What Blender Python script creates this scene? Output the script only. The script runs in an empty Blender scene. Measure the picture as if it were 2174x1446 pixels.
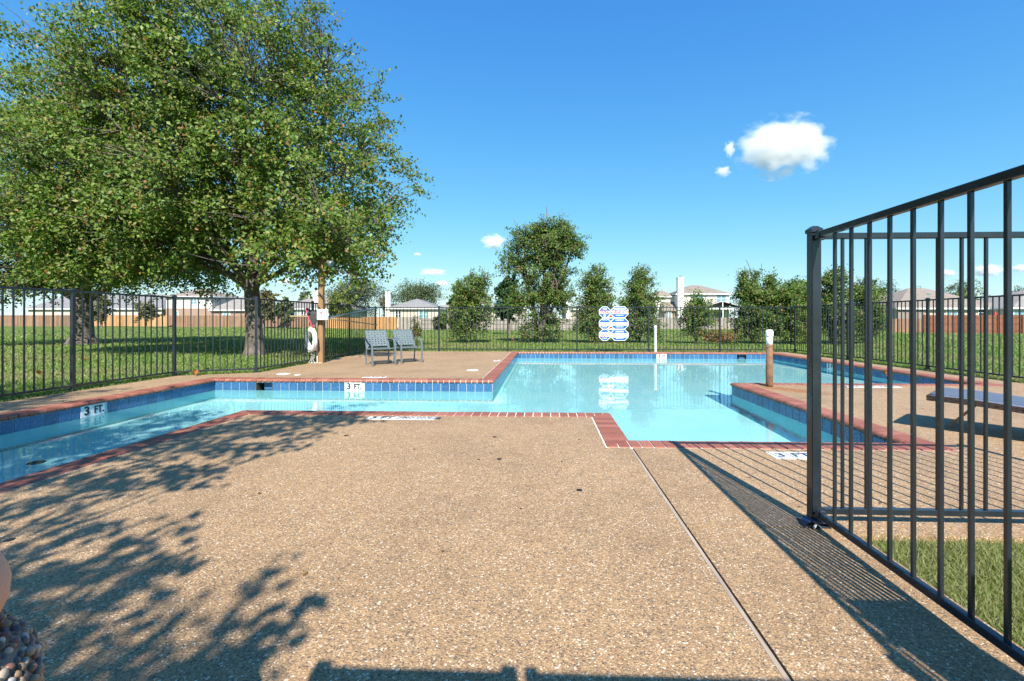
import bpy, bmesh, math, random
import numpy as np
from mathutils import Vector, Matrix

sc = bpy.context.scene
C = sc.collection
R = math.radians
random.seed(7)
rng = np.random.default_rng(11)

# ------------------------------------------------------------------ camera
CAM_H, FPX, CX, CY, IW, IH = 1.05, 950.0, 1122.0, 680.0, 2174.0, 1446.0
YAW = math.atan(35 / 950.0)
cam = bpy.data.cameras.new('camera')
cam_o = bpy.data.objects.new('camera', cam)
C.objects.link(cam_o)
cam.sensor_width = 36.0
cam.lens = 36.0 * FPX / IW
cam.shift_x = (IW / 2 - CX) / IW
cam.shift_y = (CY - IH / 2) / IW
cam.clip_start = 0.02
cam.clip_end = 12000
cam_o.location = (0, 0, CAM_H)
cam_o.rotation_euler = (math.pi / 2, 0, YAW)
sc.camera = cam_o

# ------------------------------------------------------------------ sky, sun, exposure
SUN = Vector((0.194, -1.017, 1.0)).normalized()
world = bpy.data.worlds.new('World')
sc.world = world
world.use_nodes = True
wt = world.node_tree
bg = wt.nodes['Background']
sky = wt.nodes.new('ShaderNodeTexSky')
sky.sky_type = 'NISHITA'
sky.sun_disc = False
sky.sun_elevation = math.asin(SUN.z)
sky.sun_rotation = math.atan2(SUN.x, SUN.y)
sky.altitude = 200
sky.air_density = 1.0
sky.dust_density = 0.0
sky.ozone_density = 4.0
hs = wt.nodes.new('ShaderNodeHueSaturation')
hs.inputs['Saturation'].default_value = 1.2
hs.inputs['Hue'].default_value = 0.497
wt.links.new(sky.outputs[0], hs.inputs['Color'])
# film-like shoulder on the whole sky so the bright horizon keeps its blue
bg.inputs[1].default_value = 0.118
num = wt.nodes.new('ShaderNodeVectorMath')
num.operation = 'MULTIPLY'
num.inputs[1].default_value = (0.76, 1.23, 2.86)
den = wt.nodes.new('ShaderNodeVectorMath')
den.operation = 'MULTIPLY_ADD'
den.inputs[1].default_value = (0.9 * .118, 1.5 * .118, 4.6 * .118)
den.inputs[2].default_value = (1, 1, 1)
quo = wt.nodes.new('ShaderNodeVectorMath')
quo.operation = 'DIVIDE'
wt.links.new(hs.outputs[0], num.inputs[0])
wt.links.new(hs.outputs[0], den.inputs[0])
wt.links.new(num.outputs[0], quo.inputs[0])
wt.links.new(den.outputs[0], quo.inputs[1])
wt.links.new(quo.outputs[0], bg.inputs[0])

sun = bpy.data.lights.new('sun', 'SUN')
sun.energy = 4.2
sun.angle = R(0.5)
sun.color = (1.0, 0.94, 0.85)
sun.cycles.is_caustics_light = True
sun_o = bpy.data.objects.new('sun', sun)
C.objects.link(sun_o)
sun_o.rotation_euler = SUN.to_track_quat('Z', 'Y').to_euler()
sun_o.location = SUN * 60

vs = sc.view_settings
vs.view_transform = 'Standard'
vs.look = 'None'
vs.exposure = 1.14
vs.gamma = 1.0
vs.use_curve_mapping = False
cy = sc.cycles
cy.use_denoising = True
cy.max_bounces = 16
cy.diffuse_bounces = 4
cy.transmission_bounces = 8
cy.transparent_max_bounces = 12
cy.volume_bounces = 14
cy.caustics_refractive = True
cy.caustics_reflective = False
cy.sample_clamp_indirect = 6.0

# ------------------------------------------------------------------ helpers
CO, SI = math.cos(YAW), math.sin(YAW)


def far(px, py, t):
    """world point at depth t in front of the viewpoint; used to lay out the distant row of houses and trees"""
    r = (px - CX) / FPX * t
    return Vector((r * CO - t * SI, r * SI + t * CO, CAM_H + (CY - py) / FPX * t))


def xat(px, Y):
    d = (px - CX) / FPX
    return (d * CO - SI) / (d * SI + CO) * Y


def link(o, parent=None, loc=None, rot=None):
    C.objects.link(o)
    if parent is not None:
        o.parent = parent
    if loc is not None:
        o.location = loc
    if rot is not None:
        o.rotation_euler = rot
    return o


def tag(o, label=None, cat=None, group=None, kind=None):
    if label:
        o['label'] = label
    if cat:
        o['category'] = cat
    if group:
        o['group'] = group
    if kind:
        o['kind'] = kind
    return o


def empty(name, loc=(0, 0, 0), rz=0.0, label=None, cat=None, group=None):
    o = bpy.data.objects.new(name, None)
    o.empty_display_size = 0.1
    link(o, None, loc, (0, 0, rz))
    return tag(o, label, cat, group)


class MB:
    """collects shapes of one mesh"""

    def __init__(self):
        self.v, self.f = [], []

    def add(self, v, f):
        n = len(self.v)
        self.v += [tuple(p) for p in v]
        self.f += [tuple(i + n for i in q) for q in f]
        return self

    def box(self, x0, x1, y0, y1, z0, z1, M=None):
        v = [(x, y, z) for z in (z0, z1) for y in (y0, y1) for x in (x0, x1)]
        if M is not None:
            v = [M @ Vector(p) for p in v]
        return self.add(v, [(0, 2, 3, 1), (4, 5, 7, 6), (0, 1, 5, 4), (2, 6, 7, 3), (0, 4, 6, 2), (1, 3, 7, 5)])

    def bar(self, a, b, w, h, up=(0, 0, 1)):
        a, b = Vector(a), Vector(b)
        d = (b - a).normalized()
        s = d.cross(Vector(up))
        if s.length < 1e-5:
            s = d.cross(Vector((0, 1, 0)))
        s.normalize()
        u = s.cross(d).normalized()
        v = []
        for p in (a, b):
            for i, j in ((-1, -1), (1, -1), (1, 1), (-1, 1)):
                v.append(p + s * (i * w / 2) + u * (j * h / 2))
        return self.add(v, [(0, 1, 2, 3), (7, 6, 5, 4), (0, 4, 5, 1), (1, 5, 6, 2), (2, 6, 7, 3), (3, 7, 4, 0)])

    def tube(self, pts, rad, n=8, cap=True):
        pts = [Vector(p) for p in pts]
        if not hasattr(rad, '__len__'):
            rad = [rad] * len(pts)
        ref = None
        v = []
        for i, p in enumerate(pts):
            d = (pts[min(i + 1, len(pts) - 1)] - pts[max(i - 1, 0)]).normalized()
            if ref is None:
                ref = d.orthogonal().normalized()
            ref = (ref - d * ref.dot(d))
            ref = ref.normalized() if ref.length > 1e-6 else d.orthogonal().normalized()
            b = d.cross(ref)
            for k in range(n):
                a = 2 * math.pi * k / n
                v.append(p + (ref * math.cos(a) + b * math.sin(a)) * rad[i])
        f = []
        for i in range(len(pts) - 1):
            for k in range(n):
                f.append((i * n + k, i * n + (k + 1) % n, (i + 1) * n + (k + 1) % n, (i + 1) * n + k))
        if cap:
            f.append(tuple(range(n - 1, -1, -1)))
            f.append(tuple((len(pts) - 1) * n + k for k in range(n)))
        return self.add(v, f)

    def ribbon(self, pts, w, t, side):
        """flat bar swept along pts, width along side"""
        pts = [Vector(p) for p in pts]
        side = Vector(side).normalized()
        v = []
        for i, p in enumerate(pts):
            d = (pts[min(i + 1, len(pts) - 1)] - pts[max(i - 1, 0)]).normalized()
            u = side.cross(d).normalized()
            for a, b in ((-1, -1), (1, -1), (1, 1), (-1, 1)):
                v.append(p + side * (a * w / 2) + u * (b * t / 2))
        f = []
        for i in range(len(pts) - 1):
            for k in range(4):
                f.append((i * 4 + k, i * 4 + (k + 1) % 4, i * 4 + 4 + (k + 1) % 4, i * 4 + 4 + k))
        f.append((3, 2, 1, 0))
        n = (len(pts) - 1) * 4
        f.append((n, n + 1, n + 2, n + 3))
        return self.add(v, f)

    def prism(self, poly, z0, z1, M=None):
        n = len(poly)
        v = [(x, y, z0) for x, y in poly] + [(x, y, z1) for x, y in poly]
        if M is not None:
            v = [M @ Vector(p) for p in v]
        f = [tuple(range(n - 1, -1, -1)), tuple(range(n, 2 * n))]
        f += [(i, (i + 1) % n, n + (i + 1) % n, n + i) for i in range(n)]
        return self.add(v, f)

    def lathe(self, prof, n=20, c=(0, 0, 0)):
        v, f = [], []
        for r, z in prof:
            for k in range(n):
                a = 2 * math.pi * k / n
                v.append((c[0] + r * math.cos(a), c[1] + r * math.sin(a), c[2] + z))
        for i in range(len(prof) - 1):
            for k in range(n):
                f.append((i * n + k, i * n + (k + 1) % n, (i + 1) * n + (k + 1) % n, (i + 1) * n + k))
        f.append(tuple(range(n - 1, -1, -1)))
        f.append(tuple((len(prof) - 1) * n + k for k in range(n)))
        return self.add(v, f)

    def mesh(self, name, mat=None, smooth=False, bevel=0.0, weld=False):
        me = bpy.data.meshes.new(name)
        me.from_pydata(self.v, [], self.f)
        if bevel or weld:
            bm = bmesh.new()
            bm.from_mesh(me)
            if weld:
                bmesh.ops.remove_doubles(bm, verts=bm.verts, dist=1e-4)
            bmesh.ops.recalc_face_normals(bm, faces=bm.faces)
            if bevel:
                bmesh.ops.bevel(bm, geom=bm.edges[:], offset=bevel, segments=1, affect='EDGES', clamp_overlap=True)
            bm.to_mesh(me)
            bm.free()
        if smooth:
            me.polygons.foreach_set('use_smooth', [True] * len(me.polygons))
        if mat:
            me.materials.append(mat)
        return me

    def obj(self, name, mat=None, parent=None, smooth=False, bevel=0.0, loc=None, rot=None, weld=False):
        return link(bpy.data.objects.new(name, self.mesh(name, mat, smooth, bevel, weld)), parent, loc, rot)


def inst(name, me, parent=None, loc=None, rot=None, scale=None):
    o = link(bpy.data.objects.new(name, me), parent, loc, rot)
    if scale is not None:
        o.scale = scale
    return o


def np_mesh(name, V, F, mat=None, col=None, smooth=False):
    me = bpy.data.meshes.new(name)
    V = np.ascontiguousarray(V, np.float32)
    F = np.ascontiguousarray(F, np.int32)
    k = F.shape[1]
    me.vertices.add(len(V))
    me.vertices.foreach_set('co', V.ravel())
    me.loops.add(F.size)
    me.loops.foreach_set('vertex_index', F.ravel())
    me.polygons.add(len(F))
    me.polygons.foreach_set('loop_start', np.arange(0, F.size, k, dtype=np.int32))
    me.polygons.foreach_set('loop_total', np.full(len(F), k, np.int32))
    if smooth:
        me.polygons.foreach_set('use_smooth', np.ones(len(F), bool))
    me.update(calc_edges=True)
    if col is not None:
        a = me.attributes.new('Col', 'FLOAT_COLOR', 'POINT')
        c4 = np.ones((len(V), 4), np.float32)
        c4[:, :3] = col
        a.data.foreach_set('color', c4.ravel())
    if mat:
        me.materials.append(mat)
    return me


# ------------------------------------------------------------------ materials
def new_mat(name):
    m = bpy.data.materials.new(name)
    m.use_nodes = True
    return m, m.node_tree, m.node_tree.nodes['Principled BSDF']


def N(nt, t, **kw):
    n = nt.nodes.new(t)
    for k, v in kw.items():
        if k in n.inputs:
            n.inputs[k].default_value = v
        else:
            setattr(n, k, v)
    return n


def mix(nt, a, b, fac, mode='MIX'):
    n = nt.nodes.new('ShaderNodeMix')
    n.data_type = 'RGBA'
    n.blend_type = mode
    for s, v in ((n.inputs[0], fac), (n.inputs[6], a), (n.inputs[7], b)):
        if hasattr(v, 'is_output'):
            nt.links.new(v, s)
        else:
            s.default_value = v if isinstance(v, float) else (*v, 1)
    return n.outputs[2]


def ramp(nt, src, stops, interp='LINEAR'):
    n = nt.nodes.new('ShaderNodeValToRGB')
    n.color_ramp.interpolation = interp
    els = n.color_ramp.elements
    while len(els) < len(stops):
        els.new(0.5)
    for e, (p, c) in zip(els, stops):
        e.position = p
        e.color = (*c, 1) if not isinstance(c, float) else (c, c, c, 1)
    nt.links.new(src, n.inputs[0])
    return n.outputs[0]


def noise(nt, vec, scale, detail=3.0, rough=0.55, out=0):
    n = N(nt, 'ShaderNodeTexNoise', Scale=scale, Detail=detail, Roughness=rough)
    nt.links.new(vec, n.inputs['Vector'])
    return n.outputs[out]


def bump(nt, p, h, strength, dist):
    b = N(nt, 'ShaderNodeBump', Strength=strength, Distance=dist)
    nt.links.new(h, b.inputs['Height'])
    nt.links.new(b.outputs[0], p.inputs['Normal'])
    return b


def obco(nt):
    return N(nt, 'ShaderNodeTexCoord').outputs['Object']


def geopos(nt):
    return N(nt, 'ShaderNodeNewGeometry').outputs['Position']


def mat_plain(name, col, rough=0.5, metal=0.0, var=0.15, scale=20.0, bmp=0.0, spec=0.5, rnd=0.0):
    """colour with fine wear variation; rnd varies it from object to object"""
    m, nt, p = new_mat(name)
    co = obco(nt)
    n = noise(nt, co, scale, 5.0, 0.6)
    lo = tuple(c * (1 - var) for c in col)
    hi = tuple(min(1, c * (1 + var)) for c in col)
    c = ramp(nt, n, [(0.3, lo), (0.7, hi)])
    if rnd:
        oi = N(nt, 'ShaderNodeObjectInfo')
        hsv = N(nt, 'ShaderNodeHueSaturation')
        mr = N(nt, 'ShaderNodeMapRange')
        mr.inputs[3].default_value = 1 - rnd
        mr.inputs[4].default_value = 1 + rnd
        nt.links.new(oi.outputs['Random'], mr.inputs[0])
        nt.links.new(mr.outputs[0], hsv.inputs['Value'])
        nt.links.new(c, hsv.inputs['Color'])
        c = hsv.outputs[0]
    nt.links.new(c, p.inputs['Base Color'])
    p.inputs['Roughness'].default_value = rough
    p.inputs['Metallic'].default_value = metal
    p.inputs['Specular IOR Level'].default_value = spec
    if bmp:
        bump(nt, p, noise(nt, co, scale * 3, 4.0), bmp, 0.01)
    return m


def mat_aggregate(name, stain=False, scale=175.0):
    m, nt, p = new_mat(name)
    co = geopos(nt)
    v = N(nt, 'ShaderNodeTexVoronoi', Scale=scale)
    nt.links.new(co, v.inputs['Vector'])
    sep = N(nt, 'ShaderNodeSeparateColor')
    nt.links.new(v.outputs['Color'], sep.inputs[0])
    c = ramp(nt, sep.outputs[0], [(0.0, (.13, .105, .09)), (0.07, (.22, .155, .095)), (0.2, (.33, .215, .115)), (0.45, (.42, .275, .145)),
                                  (0.7, (.50, .335, .18)), (0.86, (.58, .42, .25)), (0.95, (.78, .69, .55)), (0.985, (.42, .20, .10))], 'CONSTANT')
    v2 = N(nt, 'ShaderNodeTexVoronoi', Scale=scale * 0.62)
    nt.links.new(co, v2.inputs['Vector'])
    sep2 = N(nt, 'ShaderNodeSeparateColor')
    nt.links.new(v2.outputs['Color'], sep2.inputs[0])
    c2 = ramp(nt, sep2.outputs[1], [(0.0, (.15, .125, .11)), (0.2, (.30, .20, .11)), (0.55, (.45, .31, .18)), (0.84, (.70, .60, .46))], 'CONSTANT')
    pick = ramp(nt, sep2.outputs[0], [(0.0, 0.0), (0.94, 1.0)], 'CONSTANT')
    c = mix(nt, c, c2, pick)
    # sandy matrix between the stones
    edge = ramp(nt, v.outputs['Distance'], [(0.0, 1.0), (0.55, 1.0), (0.85, 0.0)])
    c = mix(nt, (.34, .245, .15), c, edge)
    c = mix(nt, c, (.96, .925, .90), 1.0, 'MULTIPLY')
    # broad weathering
    big = noise(nt, co, 0.9, 5.0, 0.6)
    c = mix(nt, c, ramp(nt, big, [(0.3, (.78, .775, .77)), (0.5, (.97, .97, .97)), (0.7, (1.05, 1.045, 1.03))]), 1.0, 'MULTIPLY')
    blot = noise(nt, co, 3.1, 6.0, 0.7)
    c = mix(nt, c, ramp(nt, blot, [(0.24, (.60, .60, .61)), (0.36, (1.0, 1.0, 1.0))]), 1.0, 'MULTIPLY')
    mid = noise(nt, co, 9.0, 5.0, 0.65)
    c = mix(nt, c, ramp(nt, mid, [(0.28, (.86, .85, .84)), (0.6, (1.0, 1.0, 1.0))]), 1.0, 'MULTIPLY')
    if stain:
        # rust run-off spreading from the foot of the rusty post
        mp = N(nt, 'ShaderNodeMapping')
        mp.vector_type = 'TEXTURE'
        mp.inputs['Location'].default_value = (3.86, 6.78, 0)
        mp.inputs['Rotation'].default_value = (0, 0, R(-52))
        mp.inputs['Scale'].default_value = (0.85, 0.30, 1)
        nt.links.new(co, mp.inputs[0])
        wob = noise(nt, co, 3.0, 4.0, 0.6, 1)
        ad = N(nt, 'ShaderNodeVectorMath', operation='MULTIPLY_ADD')
        nt.links.new(wob, ad.inputs[0])
        ad.inputs[1].default_value = (.5, .5, 0)
        nt.links.new(mp.outputs[0], ad.inputs[2])
        ln = N(nt, 'ShaderNodeVectorMath', operation='LENGTH')
        nt.links.new(ad.outputs[0], ln.inputs[0])
        st = ramp(nt, ln.outputs['Value'], [(0.25, 0.75), (1.1, 0.0)])
        c = mix(nt, c, mix(nt, c, (.80, .46, .20), 1.0, 'MULTIPLY'), st)
    nt.links.new(c, p.inputs['Base Color'])
    p.inputs['Roughness'].default_value = 0.75
    p.inputs['Specular IOR Level'].default_value = 0.3
    h = ramp(nt, v.outputs['Distance'], [(0.0, 1.0), (0.9, 0.0)])
    bump(nt, p, h, 0.55, 0.004)
    return m


def mat_brick():
    m, nt, p = new_mat('coping_brick')
    co = geopos(nt)
    oi = N(nt, 'ShaderNodeObjectInfo')
    c = ramp(nt, oi.outputs['Random'], [(0.0, (.25, .082, .052)), (0.5, (.32, .110, .070)), (1.0, (.37, .145, .095))])
    n = noise(nt, co, 40.0, 6.0, 0.65)
    c = mix(nt, c, ramp(nt, n, [(0.35, (.82, .80, .78)), (0.65, (1.0, 1.0, 1.0))]), 1.0, 'MULTIPLY')
    sp = noise(nt, co, 2.2, 5.0, 0.7)
    c = mix(nt, c, (.45, .29, .23), ramp(nt, sp, [(0.55, 0.0), (0.8, 0.35)]))
    nt.links.new(c, p.inputs['Base Color'])
    p.inputs['Roughness'].default_value = 0.62
    bump(nt, p, n, 0.25, 0.004)
    return m


def mat_tile():
    m, nt, p = new_mat('glazed_blue_tile')
    co = geopos(nt)
    n = noise(nt, co, 55.0, 5.0, 0.65)
    c = ramp(nt, n, [(0.28, (.011, .048, .125)), (0.5, (.034, .115, .25)), (0.72, (.12, .25, .39))])
    oi = N(nt, 'ShaderNodeObjectInfo')
    hsv = N(nt, 'ShaderNodeHueSaturation')
    mr = N(nt, 'ShaderNodeMapRange')
    mr.inputs[3].default_value = .8
    mr.inputs[4].default_value = 1.2
    nt.links.new(oi.outputs['Random'], mr.inputs[0])
    nt.links.new(mr.outputs[0], hsv.inputs['Value'])
    nt.links.new(c, hsv.inputs['Color'])
    nt.links.new(hsv.outputs[0], p.inputs['Base Color'])
    p.inputs['Roughness'].default_value = 0.22
    bump(nt, p, n, 0.12, 0.003)
    return m


def mat_plaster():
    m, nt, p = new_mat('pool_plaster')
    co = geopos(nt)
    n = noise(nt, co, 1.3, 5.0, 0.6)
    c = ramp(nt, n, [(0.3, (.36, .84, .87)), (0.7, (.45, .90, .92))])
    sp = noise(nt, co, 14.0, 4.0, 0.7)
    c = mix(nt, c, ramp(nt, sp, [(0.25, (.88, .93, .94)), (0.5, (1.0, 1.0, 1.0))]), 1.0, 'MULTIPLY')
    nt.links.new(c, p.inputs['Base Color'])
    p.inputs['Roughness'].default_value = 0.8
    return m


def mat_water():
    m, nt, p = new_mat('pool_water')
    nt.nodes.remove(p)
    g = N(nt, 'ShaderNodeBsdfGlass', IOR=1.33, Roughness=0.0)
    co = geopos(nt)
    a = noise(nt, co, 1.6, 2.0, 0.5)
    b = noise(nt, co, 7.0, 2.0, 0.5)
    big = ramp(nt, noise(nt, co, 0.5, 2.0), [(0.35, 0.15), (0.65, 1.0)])
    s = N(nt, 'ShaderNodeMath', operation='MULTIPLY_ADD')
    nt.links.new(b, s.inputs[0])
    s.inputs[1].default_value = 0.22
    nt.links.new(a, s.inputs[2])
    s2 = N(nt, 'ShaderNodeMath', operation='MULTIPLY')
    nt.links.new(s.outputs[0], s2.inputs[0])
    nt.links.new(big, s2.inputs[1])
    bp = N(nt, 'ShaderNodeBump', Strength=0.14, Distance=0.03)
    nt.links.new(s2.outputs[0], bp.inputs['Height'])
    nt.links.new(bp.outputs[0], g.inputs['Normal'])
    nt.links.new(g.outputs[0], nt.nodes['Material Output'].inputs[0])
    return m


def mat_leaf(name, tint=(1, 1, 1), trans=0.28, rough=0.42):
    m, nt, p = new_mat(name)
    at = N(nt, 'ShaderNodeAttribute')
    at.attribute_name = 'Col'
    c = mix(nt, at.outputs['Color'], tint, 1.0, 'MULTIPLY')
    nt.links.new(c, p.inputs['Base Color'])
    p.inputs['Roughness'].default_value = rough
    p.inputs['Specular IOR Level'].default_value = 0.32
    t = N(nt, 'ShaderNodeBsdfTranslucent')
    tc = mix(nt, c, (1.25, 1.3, 0.55), 1.0, 'MULTIPLY')
    nt.links.new(tc, t.inputs[0])
    mx = N(nt, 'ShaderNodeMixShader')
    mx.inputs[0].default_value = trans
    nt.links.new(p.outputs[0], mx.inputs[1])
    nt.links.new(t.outputs[0], mx.inputs[2])
    nt.links.new(mx.outputs[0], nt.nodes['Material Output'].inputs[0])
    return m


def mat_bark(name, dark, light, scale=14.0):
    m, nt, p = new_mat(name)
    co = geopos(nt)
    mp = N(nt, 'ShaderNodeMapping')
    mp.inputs['Scale'].default_value = (1, 1, 0.25)
    nt.links.new(co, mp.inputs[0])
    n = noise(nt, mp.outputs[0], scale, 6.0, 0.7)
    nt.links.new(ramp(nt, n, [(0.3, dark), (0.7, light)]), p.inputs['Base Color'])
    p.inputs['Roughness'].default_value = 0.9
    bump(nt, p, n, 0.9, 0.03)
    return m


def mat_ground():
    m, nt, p = new_mat('lawn_soil')
    co = geopos(nt)
    n = noise(nt, co, 0.45, 6.0, 0.65)
    c = ramp(nt, n, [(0.3, (.07, .125, .022)), (0.5, (.12, .175, .036)), (0.72, (.22, .22, .075))])
    f = noise(nt, co, 9.0, 6.0, 0.7)
    c = mix(nt, c, ramp(nt, f, [(0.3, (.55, .58, .5)), (0.7, (1.25, 1.22, 1.1))]), 1.0, 'MULTIPLY')
    nt.links.new(c, p.inputs['Base Color'])
    p.inputs['Roughness'].default_value = 0.95
    p.inputs['Specular IOR Level'].default_value = 0.1
    bump(nt, p, noise(nt, co, 30.0, 5.0, 0.7), 0.8, 0.03)
    return m


def mat_wood(name, col, scale=6.0, rough=0.8, var=0.35, axis=(9, 9, .6), rnd=0.0):
    m, nt, p = new_mat(name)
    co = obco(nt)
    mp = N(nt, 'ShaderNodeMapping')
    mp.inputs['Scale'].default_value = axis
    nt.links.new(co, mp.inputs[0])
    n = noise(nt, mp.outputs[0], scale, 6.0, 0.65)
    c = ramp(nt, n, [(0.28, tuple(x * (1 - var) for x in col)), (0.72, tuple(min(1, x * (1 + var)) for x in col))])
    nt.links.new(c, p.inputs['Base Color'])
    p.inputs['Roughness'].default_value = rough
    bump(nt, p, n, 0.35, 0.006)
    return m


def mat_boards(name, col, var=0.3):
    """weathered pickets: tone changes from board to board"""
    m, nt, p = new_mat(name)
    co = obco(nt)
    sx = N(nt, 'ShaderNodeSeparateXYZ')
    nt.links.new(co, sx.inputs[0])
    mu = N(nt, 'ShaderNodeMath', operation='DIVIDE')
    nt.links.new(sx.outputs[0], mu.inputs[0])
    mu.inputs[1].default_value = 0.15
    fl = N(nt, 'ShaderNodeMath', operation='FLOOR')
    nt.links.new(mu.outputs[0], fl.inputs[0])
    wn = N(nt, 'ShaderNodeTexWhiteNoise', noise_dimensions='1D')
    nt.links.new(fl.outputs[0], wn.inputs['W'])
    c = ramp(nt, wn.outputs['Value'], [(0.0, tuple(x * (1 - var) for x in col)), (1.0, tuple(min(1, x * (1 + var)) for x in col))])
    n = noise(nt, co, 1.2, 6.0, 0.7)
    c = mix(nt, c, ramp(nt, n, [(0.3, (.78, .76, .74)), (0.65, (1.05, 1.03, 1.0))]), 1.0, 'MULTIPLY')
    nt.links.new(c, p.inputs['Base Color'])
    p.inputs['Roughness'].default_value = 0.85
    return m


def mat_shingle(name, col):
    m, nt, p = new_mat(name)
    co = obco(nt)
    n = noise(nt, co, 3.0, 6.0, 0.75)
    b = N(nt, 'ShaderNodeTexBrick', Scale=1.0)
    b.inputs['Color1'].default_value = (1, 1, 1, 1)
    b.inputs['Color2'].default_value = (.82, .82, .82, 1)
    b.inputs['Mortar'].default_value = (.7, .7, .7, 1)
    b.inputs['Brick Width'].default_value = 0.9
    b.inputs['Row Height'].default_value = 0.28
    b.inputs['Mortar Size'].default_value = 0.02
    nt.links.new(co, b.inputs['Vector'])
    c = ramp(nt, n, [(0.3, tuple(x * .8 for x in col)), (0.7, tuple(x * 1.15 for x in col))])
    c = mix(nt, c, b.outputs['Color'], 1.0, 'MULTIPLY')
    nt.links.new(c, p.inputs['Base Color'])
    p.inputs['Roughness'].default_value = 0.9
    return m


def mat_housebrick(name, col):
    m, nt, p = new_mat(name)
    co = obco(nt)
    mp = N(nt, 'ShaderNodeMapping')
    mp.inputs['Rotation'].default_value = (R(90), 0, 0)
    nt.links.new(co, mp.inputs[0])
    b = N(nt, 'ShaderNodeTexBrick', Scale=1.0)
    b.inputs['Color1'].default_value = (*col, 1)
    b.inputs['Color2'].default_value = tuple(x * .75 for x in col) + (1,)
    b.inputs['Mortar'].default_value = (.45, .40, .35, 1)
    b.inputs['Brick Width'].default_value = 0.22
    b.inputs['Row Height'].default_value = 0.075
    b.inputs['Mortar Size'].default_value = 0.01
    nt.links.new(mp.outputs[0], b.inputs['Vector'])
    nt.links.new(b.outputs['Color'], p.inputs['Base Color'])
    p.inputs['Roughness'].default_value = 0.9
    return m


M = {}
M['deck'] = mat_aggregate('exposed_aggregate', True)
M['pebble_bed'] = mat_plain('bin_mortar', (.20, .15, .11), .9, var=.3, scale=60, bmp=.4)
M['brick'] = mat_brick()
M['mortar'] = mat_plain('mortar', (.78, .73, .64), .85, var=.12, scale=25)
M['grout'] = mat_plain('tile_grout', (.56, .60, .60), .8, var=.1, scale=30)
M['throat'] = mat_plain('skimmer_throat', (.10, .085, .06), .7)
M['tile'] = mat_tile()
M['plaster'] = mat_plaster()
M['water'] = mat_water()
def mat_iron():
    m, nt, p = new_mat('black_fence_paint')
    co = geopos(nt)
    c = ramp(nt, noise(nt, co, 6.0, 5.0, 0.6), [(0.3, (.013, .018, .025)), (0.7, (.022, .029, .038))])
    sc_ = noise(nt, co, 70.0, 5.0, 0.75)
    c = mix(nt, c, (.16, .17, .175), ramp(nt, sc_, [(0.70, 0.0), (0.76, 0.8)]))
    ru = noise(nt, co, 23.0, 6.0, 0.8)
    c = mix(nt, c, (.13, .065, .035), ramp(nt, ru, [(0.72, 0.0), (0.79, 0.75)]))
    nt.links.new(c, p.inputs['Base Color'])
    nt.links.new(ramp(nt, noise(nt, co, 11.0, 5.0, 0.7), [(0.3, .14), (0.7, .34)]), p.inputs['Roughness'])
    p.inputs['Specular IOR Level'].default_value = .6
    bump(nt, p, noise(nt, co, 140.0, 4.0), .12, .002)
    return m


M['iron'] = mat_iron()
M['white'] = mat_plain('white_plastic', (.80, .80, .78), .4, var=.05)
M['marker'] = mat_plain('white_marker_tile', (.80, .80, .78), .35, var=.06)
M['ink'] = mat_plain('black_ink', (.015, .015, .017), .5, var=.1)
M['ink_blue'] = mat_plain('blue_black_ink', (.02, .04, .075), .5, var=.1)
M['soil'] = mat_ground()
M['grass'] = mat_leaf('grass_blade', (1, 1, 1), 0.25, 0.6)
M['leaf'] = mat_leaf('pear_leaf', (1.06, 1.06, 1.06), 0.36, 0.48)
M['leaf_far'] = mat_leaf('distant_leaf', (1, 1, 1), 0.2, 0.6)
M['bark'] = mat_bark('pear_bark', (.05, .042, .036), (.20, .165, .135))
M['bark_far'] = mat_bark('grey_bark', (.09, .075, .06), (.24, .20, .16))
M['fruit'] = mat_plain('pear_fruit', (.30, .13, .055), .6, var=.3, scale=3)
M['pole_wood'] = mat_wood('treated_pine_post', (.27, .155, .07))
M['joint_wood'] = mat_wood('weathered_joint_board', (.36, .29, .225), axis=(9, .6, 9))
M['gap'] = mat_plain('joint_gap', (.03, .024, .018), .9)
M['strap'] = mat_plain('grey_vinyl_strap', (.14, .18, .20), .45, var=.08)
M['chair'] = mat_plain('grey_powder_coat', (.125, .15, .17), .4, var=.08)
M['alu'] = mat_plain('brushed_aluminium', (.55, .58, .6), .3, 1.0, var=.1)
M['bronze'] = mat_plain('tan_fibreglass_pole', (.42, .33, .18), .4, var=.15)
M['pink'] = mat_plain('pink_net_frame', (.72, .06, .12), .4, var=.1)
M['net'] = mat_plain('black_netting', (.03, .035, .035), .7, var=.2)
M['maroon'] = mat_plain('maroon_print', (.30, .02, .04), .5)
M['red'] = mat_plain('red_print', (.62, .03, .03), .5)
M['blue'] = mat_plain('blue_print', (.015, .10, .45), .45, var=.08)
M['rope'] = mat_plain('white_rope', (.72, .72, .70), .8, scale=80)
M['ring'] = mat_plain('white_ring_foam', (.82, .82, .80), .45, var=.05)
M['pvc'] = mat_plain('white_pvc', (.72, .76, .70), .4, var=.06)
M['rust'] = mat_plain('rusty_steel', (.17, .088, .05), .8, var=.4, scale=9, bmp=.4)
M['wicker'] = mat_plain('brown_wicker', (.060, .040, .032), .5, var=.4, scale=40)
M['sling'] = mat_plain('slate_woven_top', (.125, .155, .215), .5, var=.2, scale=60)
M['teak'] = mat_wood('teak_leg', (.33, .19, .11))
M['lid'] = mat_plain('salmon_bin_lid', (.72, .33, .21), .5, var=.06, scale=120, bmp=.15)
M['navy'] = mat_plain('navy_strap', (.012, .025, .075), .45)
M['lamp'] = mat_plain('lamp_housing', (.30, .32, .33), .4, .6)
M['glass'] = mat_plain('window_pane', (.16, .30, .34), .08, 0.0, var=.15, scale=1.5)
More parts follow.
